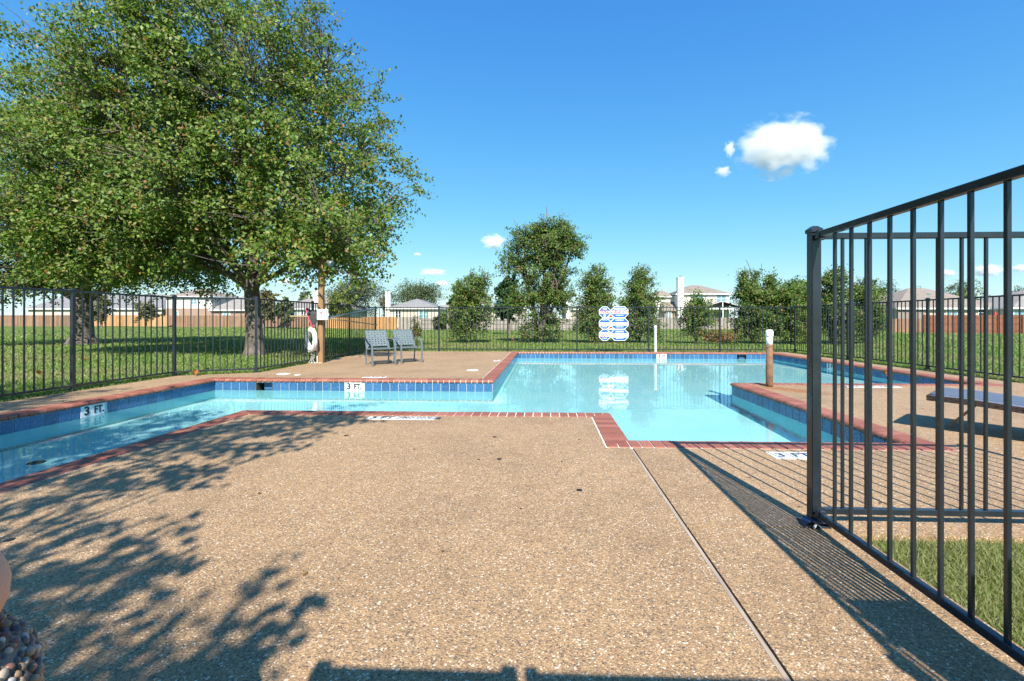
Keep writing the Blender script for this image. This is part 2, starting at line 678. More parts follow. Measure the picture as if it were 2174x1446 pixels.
M['glass_dark'] = mat_plain('dark_window_pane', (.035, .045, .06), .1, 0.0, var=.15, scale=1.5)
M['trim'] = mat_plain('white_trim', (.78, .77, .74), .6, var=.05)
M['siding_white'] = mat_plain('cream_siding', (.74, .71, .66), .7, var=.05, scale=2)
M['siding_grey'] = mat_plain('pale_grey_siding', (.55, .53, .50), .75, var=.06, scale=2)
M['siding_beige'] = mat_plain('beige_siding', (.56, .47, .39), .75, var=.06, scale=2)
M['siding_tan'] = mat_plain('tan_siding', (.47, .41, .35), .75, var=.06, scale=2)
M['hbrick'] = mat_housebrick('red_house_brick', (.32, .16, .10))
M['hbrick_dark'] = mat_housebrick('dark_house_brick', (.17, .12, .11))
M['hbrick_pale'] = mat_housebrick('pale_house_brick', (.50, .37, .30))
M['roof_grey'] = mat_shingle('grey_shingle', (.23, .225, .225))
M['roof_brown'] = mat_shingle('brown_shingle', (.27, .225, .185))
M['roof_taupe'] = mat_shingle('taupe_shingle', (.28, .255, .235))
M['wood_new'] = mat_boards('new_cedar_boards', (.48, .27, .12))
M['wood_brown'] = mat_boards('brown_boards', (.27, .165, .105))
M['wood_grey'] = mat_boards('grey_boards', (.30, .27, .245))
M['wood_red'] = mat_boards('stained_boards', (.24, .095, .048))
M['umbrella'] = mat_plain('red_canvas', (.55, .03, .03), .7)

# ------------------------------------------------------------------ pool outline (metres, axis-aligned basin)
POOL = [(-5.87, -1.0), (-3.53, -1.0), (-3.53, 5.108), (.744, 5.108), (.744, 3.955), (3.10, 3.955), (3.10, 7.63),
        (7.22, 7.63), (7.22, 14.65), (-.89, 14.65), (-.89, 7.76), (-5.87, 7.76)]
D = 0.228        # coping depth
WATER_Z, FLOOR_Z = -0.195, -1.05
NP_ = len(POOL)


def edge_out(i):
    a, b = POOL[i], POOL[(i + 1) % NP_]
    dx, dy = b[0] - a[0], b[1] - a[1]
    l = math.hypot(dx, dy)
    return (dy / l, -dx / l)


def offset_loop(o):
    r = []
    for i, (x, y) in enumerate(POOL):
        n0, n1 = edge_out(i - 1), edge_out(i)
        r.append((x + o * (n0[0] + n1[0]), y + o * (n0[1] + n1[1])))
    return r


def turn(i):
    a, b, c = POOL[i - 1], POOL[i], POOL[(i + 1) % NP_]
    return 1 if (b[0] - a[0]) * (c[1] - b[1]) - (b[1] - a[1]) * (c[0] - b[0]) > 0 else -1


# ------------------------------------------------------------------ ground
def sm(t):
    t = max(0.0, min(1.0, t))
    return t * t * (3 - 2 * t)


def terrain(x, y):
    z = -0.03 - 0.30 * sm((y - 18) / 40)
    z += 0.38 * sm((-x - 15) / 30) * sm((y - 30) / 40)
    z += 0.04 * math.sin(x * .21 + 1) * math.sin(y * .17) * sm((y - 17) / 10)
    return z


def build_ground():
    xs = sorted(set([-900, -400, -200] + list(range(-120, 121, 5)) + [200, 400, 900, -6.0, -3.4, 7.3, 1.53, .9]))
    ys = sorted(set([-200, -60, -20, -10, -5] + list(range(16, 120, 4)) + [150, 300, 900, 2500, -1.2, 2.26, 3.8, 5.0, 8, 11, 14.75]))
    holes = [(-6.0, -3.4, -1.2, 5.0), (-6.0, 7.3, 3.8, 14.75)]
    b = MB()
    idx = {}
    for x in xs:
        for y in ys:
            idx[x, y] = len(b.v)
            b.v.append((x, y, terrain(x, y)))
    for x0, x1 in zip(xs, xs[1:]):
        for y0, y1 in zip(ys, ys[1:]):
            mx, my = (x0 + x1) / 2, (y0 + y1) / 2
            if any(h[0] < mx < h[1] and h[2] < my < h[3] for h in holes):
                continue
            b.f.append((idx[x0, y0], idx[x1, y0], idx[x1, y1], idx[x0, y1]))
    tag(b.obj('ground', M['soil'], smooth=True), kind='structure')


build_ground()

# ------------------------------------------------------------------ deck slabs
E_ = D + 0.014
XL, XN, XS, XI, XR, XP = -5.87 - E_, -3.53 + E_, .744 - E_, 3.10 + E_, 7.22 + E_, -.89 - E_
YN, YS, YI, YF, YP = 5.108 - E_, 3.955 - E_, 7.63 - E_, 14.65 + E_, 7.76 + E_
JX = .700   # joint board between the near slabs


def slab(rects, polys=(), name='slab', parent=None):
    b = MB()
    for x0, x1, y0, y1 in rects:
        b.box(x0, x1, y0, y1, -.12, 0)
    for p in polys:
        b.prism(p, -.12, 0)
    return b.obj(name, M['deck'], parent)


deck = slab([(XN, XS, -4, YN), (XS, JX - .001, -4, YS)], name='pool_deck')
tag(deck, kind='structure')
slab([(-6.95, XL, -4, YP), (-6.95, -5.74, YP, 8.22)], [[(-6.95, 8.22), (-5.74, 8.22), (-5.74, 8.80)]], parent=deck)
slab([(-5.74, XP, YP, 9.496)], parent=deck)
slab([(-5.74, XP, 9.504, 15.02), (XP, XR, YF, 15.02), (XR, 7.93, YI, 15.02)], parent=deck)
slab([(XI, 7.93, YS, YI), (.726, 7.93, 2.318, YS)], parent=deck)
slab([(.726, 1.53, -4, 2.308)], parent=deck)
slab([(1.53, 7.93, 2.25, 2.318)], parent=deck)
MB().box(JX + .003, JX + .019, -4, YS - .004, -.1, -.004).obj('joint_board', M['joint_wood'], deck)
MB().box(JX - .01, JX + .04, -4, YS, -.14, -.03).box(.7, 1.53, 2.29, 2.33, -.14, -.03).obj('joint_gap', M['gap'], deck)

# ------------------------------------------------------------------ coping bricks
JW, PITCH = 0.012, 0.0975


def brick_profile():
    p = [(D, -.052), (D, .003), (D - .004, .006), (.040, .006)]
    for k in range(1, 6):
        a = math.pi / 2 * (1 - k / 2.6)
        p.append((.034 - .034 * math.cos(a) if a > -math.pi / 2 else .034, -.026 + .032 * math.sin(a)))
    p = [(D, -.048), (D, .003), (D - .004, .006), (.036, .006), (.020, .001), (.008, -.009), (.001, -.023), (.002, -.034), (.009, -.044), (.022, -.048)]
    return p


def brick_mesh(w, name='brick'):
    pr = brick_profile()
    n = len(pr)
    b = MB()
    b.add([(0, d, z) for d, z in pr] + [(w, d, z) for d, z in pr],
          [tuple(range(n)), tuple(range(2 * n - 1, n - 1, -1))] + [(i, n + i, n + (i + 1) % n, (i + 1) % n) for i in range(n)])
    return b


BRICK = brick_mesh(PITCH - JW).mesh('brick', M['brick'])
_bm = bmesh.new()
_bm.from_mesh(BRICK)
bmesh.ops.recalc_face_normals(_bm, faces=_bm.faces)
_bm.to_mesh(BRICK)
_bm.free()


def clip_brick(s0, w, planes):
    bm = bmesh.new()
    bm.from_mesh(brick_mesh(w).mesh('tmp'))
    bmesh.ops.translate(bm, verts=bm.verts, vec=(s0, 0, 0))
    for co, no in planes:
        r = bmesh.ops.bisect_plane(bm, geom=bm.verts[:] + bm.edges[:] + bm.faces[:], plane_co=co, plane_no=no, clear_outer=True)
        es = [e for e in r['geom_cut'] if isinstance(e, bmesh.types.BMEdge)]
        if es:
            try:
                bmesh.ops.contextual_create(bm, geom=es)
            except Exception:
                pass
    if len(bm.faces) < 4:
        bm.free()
        return None
    bmesh.ops.recalc_face_normals(bm, faces=bm.faces)
    me = bpy.data.meshes.new('brick')
    bm.to_mesh(me)
    bm.free()
    me.materials.append(M['brick'])
    return me


def coping(i):
    # local frame: x along the edge, y towards the deck
    a, b = POOL[(i + 1) % NP_], POOL[i]
    out = edge_out(i)
    ma, mb = turn((i + 1) % NP_), turn(i)
    L = math.hypot(b[0] - a[0], b[1] - a[1])
    ang = math.atan2(b[1] - a[1], b[0] - a[0])
    bed = MB()
    dd = [.026, D + .014]
    poly = [(-ma * dd[0], dd[0]), (L + mb * dd[0], dd[0]), (L + mb * dd[1], dd[1]), (-ma * dd[1], dd[1])]
    bed.prism(poly, -.058, -.003)
    root = bed.obj('coping', M['mortar'], None, loc=(a[0], a[1], 0), rot=(0, 0, ang))
    tag(root, kind='structure')
    s = -D if ma > 0 else 0.0
    end = L + (D if mb > 0 else 0.0)
    h = JW / 2 * 1.2
    pa = ((h, 0, 0), Vector((-1, -ma, 0)))
    pb = ((L - h, 0, 0), Vector((1, -mb, 0)))
    n = round((end - s) / PITCH)
    pit = (end - s) / n
    for k in range(n):
        s0 = s + k * pit + JW / 2
        if s0 < D + .01 or s0 + pit > L - D - .01:
            me = clip_brick(s0, pit - JW, [pa, pb])
            if me:
                o = inst('brick', me, root)
        else:
            o = inst('brick', BRICK, root, (s0, random.uniform(-.0012, .0012), random.uniform(-.0012, .0012)), (random.uniform(-.006, .006), random.uniform(-.01, .01), random.uniform(-.004, .004)))
    return root


for i in range(NP_):
    if i not in (0,):
        coping(i)

# ------------------------------------------------------------------ pool shell, waterline tiles, water
WALL = offset_loop(.028)


def build_shell():
    b = MB()
    n = NP_
    b.v = [(x, y, -.207) for x, y in WALL] + [(x, y, FLOOR_Z) for x, y in WALL]
    b.f = [(i, n + i, n + (i + 1) % n, (i + 1) % n) for i in range(n)] + [tuple(range(n, 2 * n))]
    sh = b.obj('pool_basin', M['plaster'])
    bm = bmesh.new()
    bm.from_mesh(sh.data)
    bmesh.ops.triangulate(bm, faces=[f for f in bm.faces if len(f.verts) > 4])
    # cove where walls meet the floor
    es = [e for e in bm.edges if all(abs(v.co.z - FLOOR_Z) < 1e-4 for v in e.verts) and any(len(f.verts) == 4 for f in e.link_faces)]
    bmesh.ops.bevel(bm, geom=es, offset=.10, segments=3, affect='EDGES', clamp_overlap=True)
    bmesh.ops.recalc_face_normals(bm, faces=bm.faces)
    bm.to_mesh(sh.data)
    bm.free()
    sh.cycles.is_caustics_receiver = True
    return tag(sh, kind='structure')


shell = build_shell()
TP, TH = .1525, .150
TILE = MB().box(0, TP - .0065, 0, .007, 0, TH).mesh('tile', M['tile'], bevel=.0015)
_text_cache = {}


def text_mesh(body, size, mat, extr=.0015, bold=0.0, sx=1.0):
    key = (body, size, mat.name, sx)
    if key in _text_cache:
        return _text_cache[key]
    cu = bpy.data.curves.new('lettering', 'FONT')
    cu.body = body
    cu.size = size
    cu.align_x = 'CENTER'
    cu.align_y = 'CENTER'
    cu.extrude = extr
    cu.offset = bold
    cu.resolution_u = 3
    o = bpy.data.objects.new('lettering', cu)
    C.objects.link(o)
    dg = bpy.context.evaluated_depsgraph_get()
    me = bpy.data.meshes.new_from_object(o.evaluated_get(dg))
    bpy.data.objects.remove(o)
    me.name = 'lettering'
    if sx != 1.0:
        me.transform(Matrix.Diagonal((sx, 1, 1, 1)))
    me.materials.clear()
    me.materials.append(mat)
    _text_cache[key] = me
    return me


def wall_tiles(i, lo=None, hi=None, marker=None, skimmer=None, joined=False):
    """waterline tiles on pool edge i; s runs from POOL[i] to POOL[i+1]; marker / skimmer are s positions"""
    a, b = WALL[i], WALL[(i + 1) % NP_]
    L = math.hypot(b[0] - a[0], b[1] - a[1])
    d = ((b[0] - a[0]) / L, (b[1] - a[1]) / L)
    o = edge_out(i)
    ang = math.atan2(d[1], d[0])
    lo, hi = lo or 0.0, hi or L
    zb = -.052 - TH
    g = MB()
    Mx = Matrix.Translation((a[0], a[1], 0)) @ Matrix.Rotation(ang, 4, 'Z')
    # local y points into the pool (left of travel)
    n = int((hi - lo) / TP + .5)
    tp = (hi - lo) / n
    if skimmer is not None:
        ks = lo + round((skimmer - tp - lo) / tp) * tp
        skimmer = ks + tp
    segs = [(lo, hi)] if skimmer is None else [(lo, skimmer - tp), (skimmer + tp, hi)]
    for s0, s1 in segs:
        g.box(s0 + .001, s1 - .001, -.004, .0025, zb - .006, -.051, Mx)
    grout = g.obj('grout', M['grout'], shell)
    grout.cycles.is_caustics_receiver = True
    j = MB()
    for k in range(n):
        s0 = lo + k * tp + .003
        c = s0 + tp / 2
        if skimmer is not None and abs(c - skimmer) < tp * 1.02:
            continue
        if marker is not None and abs(c - marker) < tp * 1.02:
            continue
        if joined:
            j.box(s0, s0 + tp - .006, .0025, .008, zb, -.053, Mx)
            continue
        t = inst('tile', TILE, shell, Mx @ Vector((s0, .001, zb)), (0, 0, ang), ((tp - .0065) / (TP - .0065), 1, 1))
        t.cycles.is_caustics_receiver = True
    if joined:
        tag(j.obj('tile_band', M['tile'], shell), kind='stuff')
    if marker is not None:
        # two white plaques reading 3 and FT.
        for q, txt in ((-1, 'FT.'), (1, '3')) if True else ():
            pc = marker + q * .078
            pl = MB().box(-.0755, .0755, 0, .010, zb, -.053).obj('depth_marker', M['marker'], shell, bevel=.001, loc=Mx @ Vector((pc, .001, 0)), rot=(0, 0, ang))
            pl['label'] = 'white waterline plaque lettered ' + txt.strip('.')
            inst('lettering', text_mesh(txt, .150 if txt == '3' else .125, M['ink'], bold=.0045, sx=1.0 if txt == '3' else .82), pl,
                 (0 if txt == '3' else .0, .0125, -.052 - TH / 2 + .006), (R(90), 0, R(180)))
    if skimmer is not None:
        s0, s1 = skimmer - tp + .006, skimmer + tp - .006
        k = MB()
        k.box(s0, s1, -.26, -.25, -.24, -.06, Mx)
        k.box(s0 - .006, s0, -.26, .006, -.24, -.055, Mx)
        k.box(s1, s1 + .006, -.26, .006, -.24, -.055, Mx)
        k.box(s0, s1, -.25, .004, -.062, -.055, Mx)
        k.obj('skimmer_mouth', M['throat'], shell)
        MB().box(s0 + .01, s0 + .2, -.10, -.09, -.2, -.065, Mx).obj('skimmer_flap', M['tile'], shell)


def sx_of(i, x=None, y=None):
    a, b = WALL[i], WALL[(i + 1) % NP_]
    L = math.hypot(b[0] - a[0], b[1] - a[1])
    return ((x - a[0]) * (b[0] - a[0]) + (y - a[1]) * (b[1] - a[1])) / L


wall_tiles(10, marker=sx_of(10, xat(750, 7.78), 7.78), skimmer=sx_of(10, xat(563, 7.78), 7.78))
wall_tiles(11, 0, 4.4, marker=sx_of(11, -5.9, 5.62))
wall_tiles(8, marker=sx_of(8, xat(1405, 14.67), 14.67), skimmer=sx_of(8, xat(1578, 14.67), 14.67))
wall_tiles(5)
wall_tiles(7, marker=sx_of(7, 7.25, 11.62))
for i in (1, 2, 3, 4, 6, 9):
    wall_tiles(i, joined=True)

wl = offset_loop(.026)
wb = MB()
wb.v = [(x, y, WATER_Z) for x, y in wl]
wb.f = [tuple(range(NP_))]
water = wb.obj('water', M['water'], smooth=True)
tag(water, kind='structure')
_bm = bmesh.new()
_bm.from_mesh(water.data)
bmesh.ops.triangulate(_bm, faces=_bm.faces)
for f in _bm.faces:
    f.smooth = True
    if f.normal.z < 0:
        f.normal_flip()
_bm.to_mesh(water.data)
_bm.free()
water.cycles.is_caustics_caster = True

# floor drains seen through the water
for x, y in ((-5.15, 4.35), (3.9, 13.2)):
    MB().lathe([(.07, 0), (.07, .012), (.05, .02)], 16, (x, y, FLOOR_Z)).obj('drain_cover', M['navy'], shell)

# deck plates
def deck_plate(cx_, cy_, items, lens, depth=.15, rz=0.0, lab=''):
    L = sum(lens)
    pl = MB().box(-L / 2, L / 2, -depth / 2, depth / 2, -.01, .005).obj('depth_marker', M['marker'], deck, bevel=.0015, loc=(cx_, cy_, 0), rot=(0, 0, rz))
    pl['label'] = lab
    x = -L / 2
    for it, l in zip(items, lens):
        if it == 'icon':
            b = MB()
            n = 24
            for k in range(n):
                a0, a1 = 2 * math.pi * k / n, 2 * math.pi * (k + 1) / n
                b.add([(x + l / 2 + r * math.cos(a), r * math.sin(a), .006) for r, a in ((.052, a0), (.06, a0), (.06, a1), (.052, a1))], [(0, 1, 2, 3)])
            b.bar((x + l / 2 - .04, -.04, .0065), (x + l / 2 + .04, .04, .0065), .01, .001)
            b.bar((x + l / 2 - .035, .012, .0065), (x + l / 2 + .035, .02, .0065), .012, .001)
            b.obj('no_diving_symbol', M['ink_blue'], pl)
        else:
            inst('lettering', text_mesh(it, .135 if len(it) < 5 else .10, M['ink_blue'], .001, .003, 1.0 if len(it) < 5 else .78), pl, (x + l / 2, -.002, .006))
        x += l
    return pl


deck_plate(-1.535, 4.735, ['3', 'FT', 'icon', 'NO DIVING'], [.13, .16, .15, .29], .125, 0, 'white deck plate reading 3 FT NO DIVING')
deck_plate(1.91, 3.54, ['3', 'FT'], [.15, .17], .17, 0, 'white deck plate reading 3 FT in the fence shadow')
deck_plate(-3.13, 8.12, ['3', 'FT', 'icon'], [.13, .16, .14], .125, math.pi, 'white deck plate behind the far coping of the peninsula')
deck_plate(-1.25, 11.6, ['3', 'FT'], [.15, .16], .15, math.pi / 2, 'white deck plate beside the long coping edge')
deck_plate(5.15, 7.26, ['3', 'FT', 'icon', 'NO DIVING'], [.15, .17, .15, .36], .15, math.pi, 'white deck plate on the island beside the chaise')
for x, y, r in ((-1.52, 9.35, .125), (-5.1, 8.55, .125), (-4.75, 8.42, .06)):
    MB().lathe([(r, -.01), (r, .004), (r * .9, .007)], 24, (x, y, 0)).obj('skimmer_lid', M['white'], deck)
for px, py in ((1050, 928), (1060, 975), (1230, 1041), (735, 925), (20, 1147)):
    t = CAM_H * FPX / (py - CY)
    p = far(px, py, t)
    MB().lathe([(.019, -.01), (.019, .003), (.012, .005)], 14, (p.x, p.y, 0)).obj('anchor_plug', M['ink'], deck)

# ------------------------------------------------------------------ iron fence
PICK = {}
RAIL_T, RAIL_B, FH = 1.498, .055, 1.53
PICKET_FAR = MB().box(-.0085, .0085, -.0085, .0085, .06, RAIL_T - .02).mesh('picket', M['iron'], bevel=.0015)
PICKET = MB().box(-.0069, .0069, -.0069, .0069, .06, RAIL_T - .02).mesh('picket', M['iron'], bevel=.0015)
POST = MB().box(-.0238, .0238, -.0238, .0238, 0, FH - .022).mesh('post', M['iron'], bevel=.002)
_c = MB()
_c.prism([(-.029, -.029), (.029, -.029), (.029, .029), (-.029, .029)], FH - .03, FH - .012)
_c.add([(-.029, -.029, FH - .012), (.029, -.029, FH - .012), (.029, .029, FH - .012), (-.029, .029, FH - .012), (-.012, -.012, FH + .004), (.012, -.012, FH + .004), (.012, .012, FH + .004), (-.012, .012, FH + .004)],
       [(0, 1, 5, 4), (1, 2, 6, 5), (2, 3, 7, 6), (3, 0, 4, 7), (4, 5, 6, 7)])
CAP = _c.mesh('post_cap', M['iron'])
FLANGE = MB().box(-.055, .055, -.055, .055, 0, .010).box(-.036, .036, -.036, .036, .010, .03).mesh('base_plate', M['iron'], bevel=.002)


def panel(a, b, label, post='a', pitch=.1158, near=False, name='iron_fence_panel'):
    """a bay of fence: rails, pickets and the post(s) it hangs on; stands on the deck"""
    a, b = Vector((a[0], a[1], 0)), Vector((b[0], b[1], 0))
    L = (b - a).length
    ang = math.atan2(b.y - a.y, b.x - a.x)
    root = empty(name, a, ang, label, 'fence', 'black iron fence bays round the pool')
    for z0, z1, nm in ((RAIL_T - .03, RAIL_T, 'top_rail'), (RAIL_B, RAIL_B + .03, 'bottom_rail')):
        r = MB().box(.026, L - .026, -.0145, .0145, z0, z1).obj(nm, M['iron'], root, bevel=.0025)
        for s in (.03, L - .03):
            k = MB().box(s - .014, s + .014, -.019, .019, z0 - .006, z1 + .006).box(s - .006, s + .006, -.0235, -.018, z0 + .010, z0 + .020)
            k.obj('bracket', M['iron'], r, bevel=.0015)
    n = max(2, round((L - .05) / pitch))
    p = (L - .05) / n
    for k in range(1, n):
        inst('picket', PICKET if near else PICKET_FAR, root, (.025 + k * p + random.uniform(-.0015, .0015), 0, 0), (random.uniform(-.0015, .0015), random.uniform(-.001, .001), 0))
    for s in ([0] if post == 'a' else [L] if post == 'b' else [0, L]):
        ps = inst('post', POST, root, (s, 0, 0))
        inst('post_cap', CAP, ps)
        inst('base_plate', FLANGE, ps)
    return root


YB = 15.10
bx = [xat(p, YB) for p in (797, 932, 1078, 1225, 1377, 1528, 1688)]
panel((-7.08, 4.60), (-7.06, 6.44), 'leftmost black iron fence bay, cut off by the picture edge', 'b')
panel((-7.06, 6.44), (-7.03, 8.24), 'long black iron fence bay left of the bare bracket post, above the shaded coping', 'b')
panel((-7.03, 8.24), (-5.85, 8.86), 'short black iron fence bay turned towards the viewer, in front of the big pear trunk', 'b')
panel((-5.85, 8.86), (-5.83, 11.03), 'receding iron fence bay between the big pear trunk and the life ring', 'b')
panel((-5.83, 11.03), (-5.81, 13.10), 'receding iron fence bay behind the wooden lamp post and white box', 'b')
panel((-5.81, 13.10), (bx[0], YB), 'receding iron fence bay ending at the far left corner post', 'b')
lab = ['far iron fence bay behind the two strap chairs', 'far iron fence bay in front of the round low shrub by the pool corner',
       'far iron fence bay in front of the tallest tree', 'far iron fence bay that carries the blue and white warning signs',
       'far iron fence bay right of the slim white pole', 'far iron fence bay behind the rusty capped post']
for k in range(6):
    panel((bx[k], YB), (bx[k + 1], YB), lab[k], 'b')
panel((bx[6], YB), (8.24, 12.5), 'right side iron fence bay nearest the far corner', 'b')
panel((8.24, 12.5), (8.2, 9.9), 'right side iron fence bay in front of the big shrubs and brown roof', 'b')
panel((8.2, 9.9), (8.15, 7.4), 'right side iron fence bay cut off by the right picture edge', 'b')
GP = (1.386, 2.36)
gate_a = panel(GP, (3.80, 2.36), 'near iron fence bay running right beside the patch of grass', 'ab', .1158, True)
panel((1.386, -.12), (1.386, 2.334), 'large near iron fence bay coming towards the viewer at right', 'a', .1158, True)
# strap shoe at the foot of the near corner post
sh = empty('post_shoe', (GP[0], GP[1], 0), 0, 'dark blue strap shoe with a white stripe at the near corner post foot', 'shoe')
MB().ribbon([(-.075, -.03, .004), (-.066, -.03, .026), (-.045, -.032, .04), (-.028, -.034, .034), (.03, -.036, .03), (.05, -.036, .012)], .05, .006, (0, 1, 0)).obj('strap', M['navy'], sh)
MB().ribbon([(-.035, -.060, .006), (-.025, -.062, .026), (-.004, -.062, .014), (.0, -.062, .002)], .012, .004, (0, 1, 0)).obj('stripe', M['white'], sh)
# entrance gate just behind the viewpoint (its top rail shades the near deck)
gate = empty('entrance_gate', (.24, -.215, 0), 0, 'black iron entrance gate standing just behind the viewpoint', 'gate')
for z0, z1, nm in ((1.46, 1.505, 'top_rail'), (.06, .09, 'bottom_rail')):
    MB().box(.0, 1.10, -.02, .02, z0, z1).obj(nm, M['iron'], gate)
for k in range(10):
    inst('picket', PICKET, gate, (.05 + k * .11, 0, 0))
MB().box(-.005, .03, -.02, .02, 1.50, 1.525).obj('latch', M['iron'], gate)
fx = empty('gate_side_bay', (-.40, -.215, 0), 0, 'narrow iron fence bay beside the entrance gate behind the viewpoint', 'fence')
for z0, z1, nm in ((1.46, 1.505, 'top_rail'), (.06, .09, 'bottom_rail')):
    MB().box(.02, .56, -.02, .02, z0, z1).obj(nm, M['iron'], fx)
for k in range(4):
    inst('picket', PICKET, fx, (.10 + k * .11, 0, 0))
for s in (.02, .585):
    ps = inst('post', POST, fx, (s, 0, 0))
    ps.scale = (1, 1, 1.012)
# pedestal whose shadow falls on the deck at lower right
ped = empty('entry_pedestal', (1.515, .2, 0), 0, 'narrow masonry entry pedestal behind the right hand fence', 'pedestal')
MB().box(-.105, .105, -.1, .1, -.05, 1.36).obj('shaft', M['siding_tan'], ped, bevel=.004)
MB().box(-.115, .115, -.11, .11, 1.36, 1.40).obj('cap', M['trim'], ped, bevel=.004)

# ------------------------------------------------------------------ warning signs on the far fence
sg = empty('warning_sign', (xat(1303, 15.06), 15.055, 0), 0, 'blue and white octagonal pool warning sign cluster on the far fence', 'sign')
u = 14.72 / FPX      # metres per sixteenth of the plate grid


def octagon(w, h, c):
    return [(-w / 2 + c, -h / 2), (w / 2 - c, -h / 2), (w / 2, -h / 2 + c), (w / 2, h / 2 - c), (w / 2 - c, h / 2), (-w / 2 + c, h / 2), (-w / 2, h / 2 - c), (-w / 2, -h / 2 + c)]


def flat(poly, y0, y1, ox, oz, name, mat, parent):
    b = MB()
    Mx = Matrix.Translation((ox, 0, oz)) @ Matrix.Rotation(R(90), 4, 'X')
    b.prism(poly, y0, y1, Mx)
    return b.obj(name, mat, parent)


def band(w, h, c, z0, z1):
    """slice of the octagon between heights z0 and z1"""
    def half(z):
        e = max(0, abs(z) - (h / 2 - c))
        return w / 2 - e
    zs = [z0] + [z for z in (-(h / 2 - c), h / 2 - c) if z0 < z < z1] + [z1]
    return [(half(z), z) for z in zs] + [(-half(z), z) for z in reversed(zs)]


def dashes(parent, x, z, w, rows, mat, y, size=.016):
    b = MB()
    for r in range(rows):
        xx = -w / 2
        while xx < w / 2 - .01:
            l = random.uniform(.014, .035)
            b.box(x + xx, x + min(xx + l, w / 2), y - .002, y, z - r * size * 1.25 - size * .42, z - r * size * 1.25 + size * .42)
            xx += l + .014
    return b.obj('small_print', mat, parent)


W1, W2, HH = 25.0 * u, 37.6 * u, 24.6 * u
xl, xr = -19.3 * u, 12.6 * u
zr = [CAM_H + (CY - y) * 14.72 / FPX for y in (662.5, 687.2, 711.8)]
YF0 = -.004
txt = [('NO', 'DIVING'), ('', ''), ('', 'DIAL 911')], [('WARNING', 'NO LIFEGUARD ON DUTY'), ('', ''), ('', '')]
for col, (x, w) in enumerate(((xl, W1), (xr, W2))):
    cc = 7.6 * u
    for r in range(3):
        z = zr[r]
        p = flat(octagon(w, HH, cc), -.01, .004, x, z, 'plate', M['white'], sg)
        wi, hi_, ci = w - 2.2 * u, HH - 2.2 * u, cc - .55 * u
        m0 = hi_ / 2
        up = [.27, .20, .55][r] if col == 0 else [.32, .24, .34][r]
        dn = [-.34, -.42, -.34][r] if col == 0 else [-.36, -.34, -.46][r]
        flat(band(wi, hi_, ci, m0 * up, m0), .004, .006, x, z, 'blue_field', M['blue'], p)
        flat(band(wi, hi_, ci, -m0, m0 * dn), .004, .006, x, z, 'blue_field', M['blue'], p)
        t1, t2 = txt[col][r]
        if t1:
            inst('lettering', text_mesh(t1, .095, M['white'], .001, .0025, .9), p, (x, -.007, z + m0 * .62), (R(90), 0, 0))
        elif not (col == 0 and r == 2):
            dashes(p, x, z + m0 * .78, wi * .5, 3 if col else 2, M['white'], -.006)
        if t2:
            inst('lettering', text_mesh(t2, .14 if len(t2) < 9 else .13, M['red'], .001, .005, {'DIVING': .74, 'DIAL 911': .60}.get(t2, .385)), p, (x, -.006, z + m0 * (-.04)), (R(90), 0, 0))
        else:
            dashes(p, x, z + m0 * .02, wi * (.8 if col == 0 else .5), 1, M['trim'] if col else M['red'], -.006, .012)
        if col == 0 and r == 0:
            b = MB()
            for k in range(16):
                a0, a1 = math.pi * k / 8, math.pi * (k + 1) / 8
                b.add([(x + q * math.cos(a), -.0075, z - m0 * .68 + q * math.sin(a)) for q, a in ((.032, a0), (.045, a0), (.045, a1), (.032, a1))], [(3, 2, 1, 0)])
            b.bar((x - .032, -.008, z - m0 * .68 - .03), (x + .032, -.008, z - m0 * .68 + .03), .001, .012)
            b.bar((x - .032, -.008, z - m0 * .68 + .03), (x + .032, -.008, z - m0 * .68 - .03), .001, .012)
            b.obj('no_diving_symbol', M['white'], p)
        else:
            dashes(p, x, z - m0 * .56, wi * .45, 2, M['white'], -.006)
for zz in ((zr[0] + zr[1]) / 2, (zr[1] + zr[2]) / 2):
    xd = (xl + W1 / 2 + xr - W2 / 2) / 2
    q = 8.6 * u
    p = flat([(0, -q), (q, 0), (0, q), (-q, 0)], .0, .009, xd, zz, 'diamond', M['white'], sg)
    q2 = q * .86
    flat([(-q2 * .75, q2 * .2), (q2 * .75, q2 * .2), (0, q2 * .95)], .009, .011, xd, zz, 'red_field', M['red'], p)
    flat([(-q2 * .85, -q2 * .12), (0, -q2 * .95), (q2 * .85, -q2 * .12)], .009, .011, xd, zz, 'blue_field', M['blue'], p)

# ------------------------------------------------------------------ capped posts standing in the deck
pp = empty('white_pole', (xat(1391, 15.0), 14.965, 0), 0, 'slim white plastic pole standing by the far fence', 'pole')
MB().lathe([(.040, 0), (.040, .80)], 16).obj('pipe', M['pvc'], pp, smooth=False)
MB().lathe([(.048, .79), (.050, .81), (.050, .85), (.036, .872), (.01, .876)], 16).obj('cap', M['white'], pp, smooth=True)
rp = empty('rusty_post', (3.56, 7.24, 0), 0, 'rusty steel post with a white cap standing on the island deck', 'post')
MB().lathe([(.056, 0), (.052, .05), (.052, .66)], 20).obj('rusted_pipe', M['rust'], rp, smooth=True)
MB().lathe([(.050, .64), (.050, .80)], 20).obj('sleeve', M['pvc'], rp, smooth=True)
MB().lathe([(.056, .79), (.058, .80), (.058, .87), (.045, .895), (.012, .902)], 20).obj('cap', M['white'], rp, smooth=True)
MB().tube([(.054 * math.cos(a), .054 * math.sin(a), .64 + .03 * math.cos(a * 1.0)) for a in [k * math.pi / 10 for k in range(21)]], .004, 6).obj('wire', M['rust'], rp)

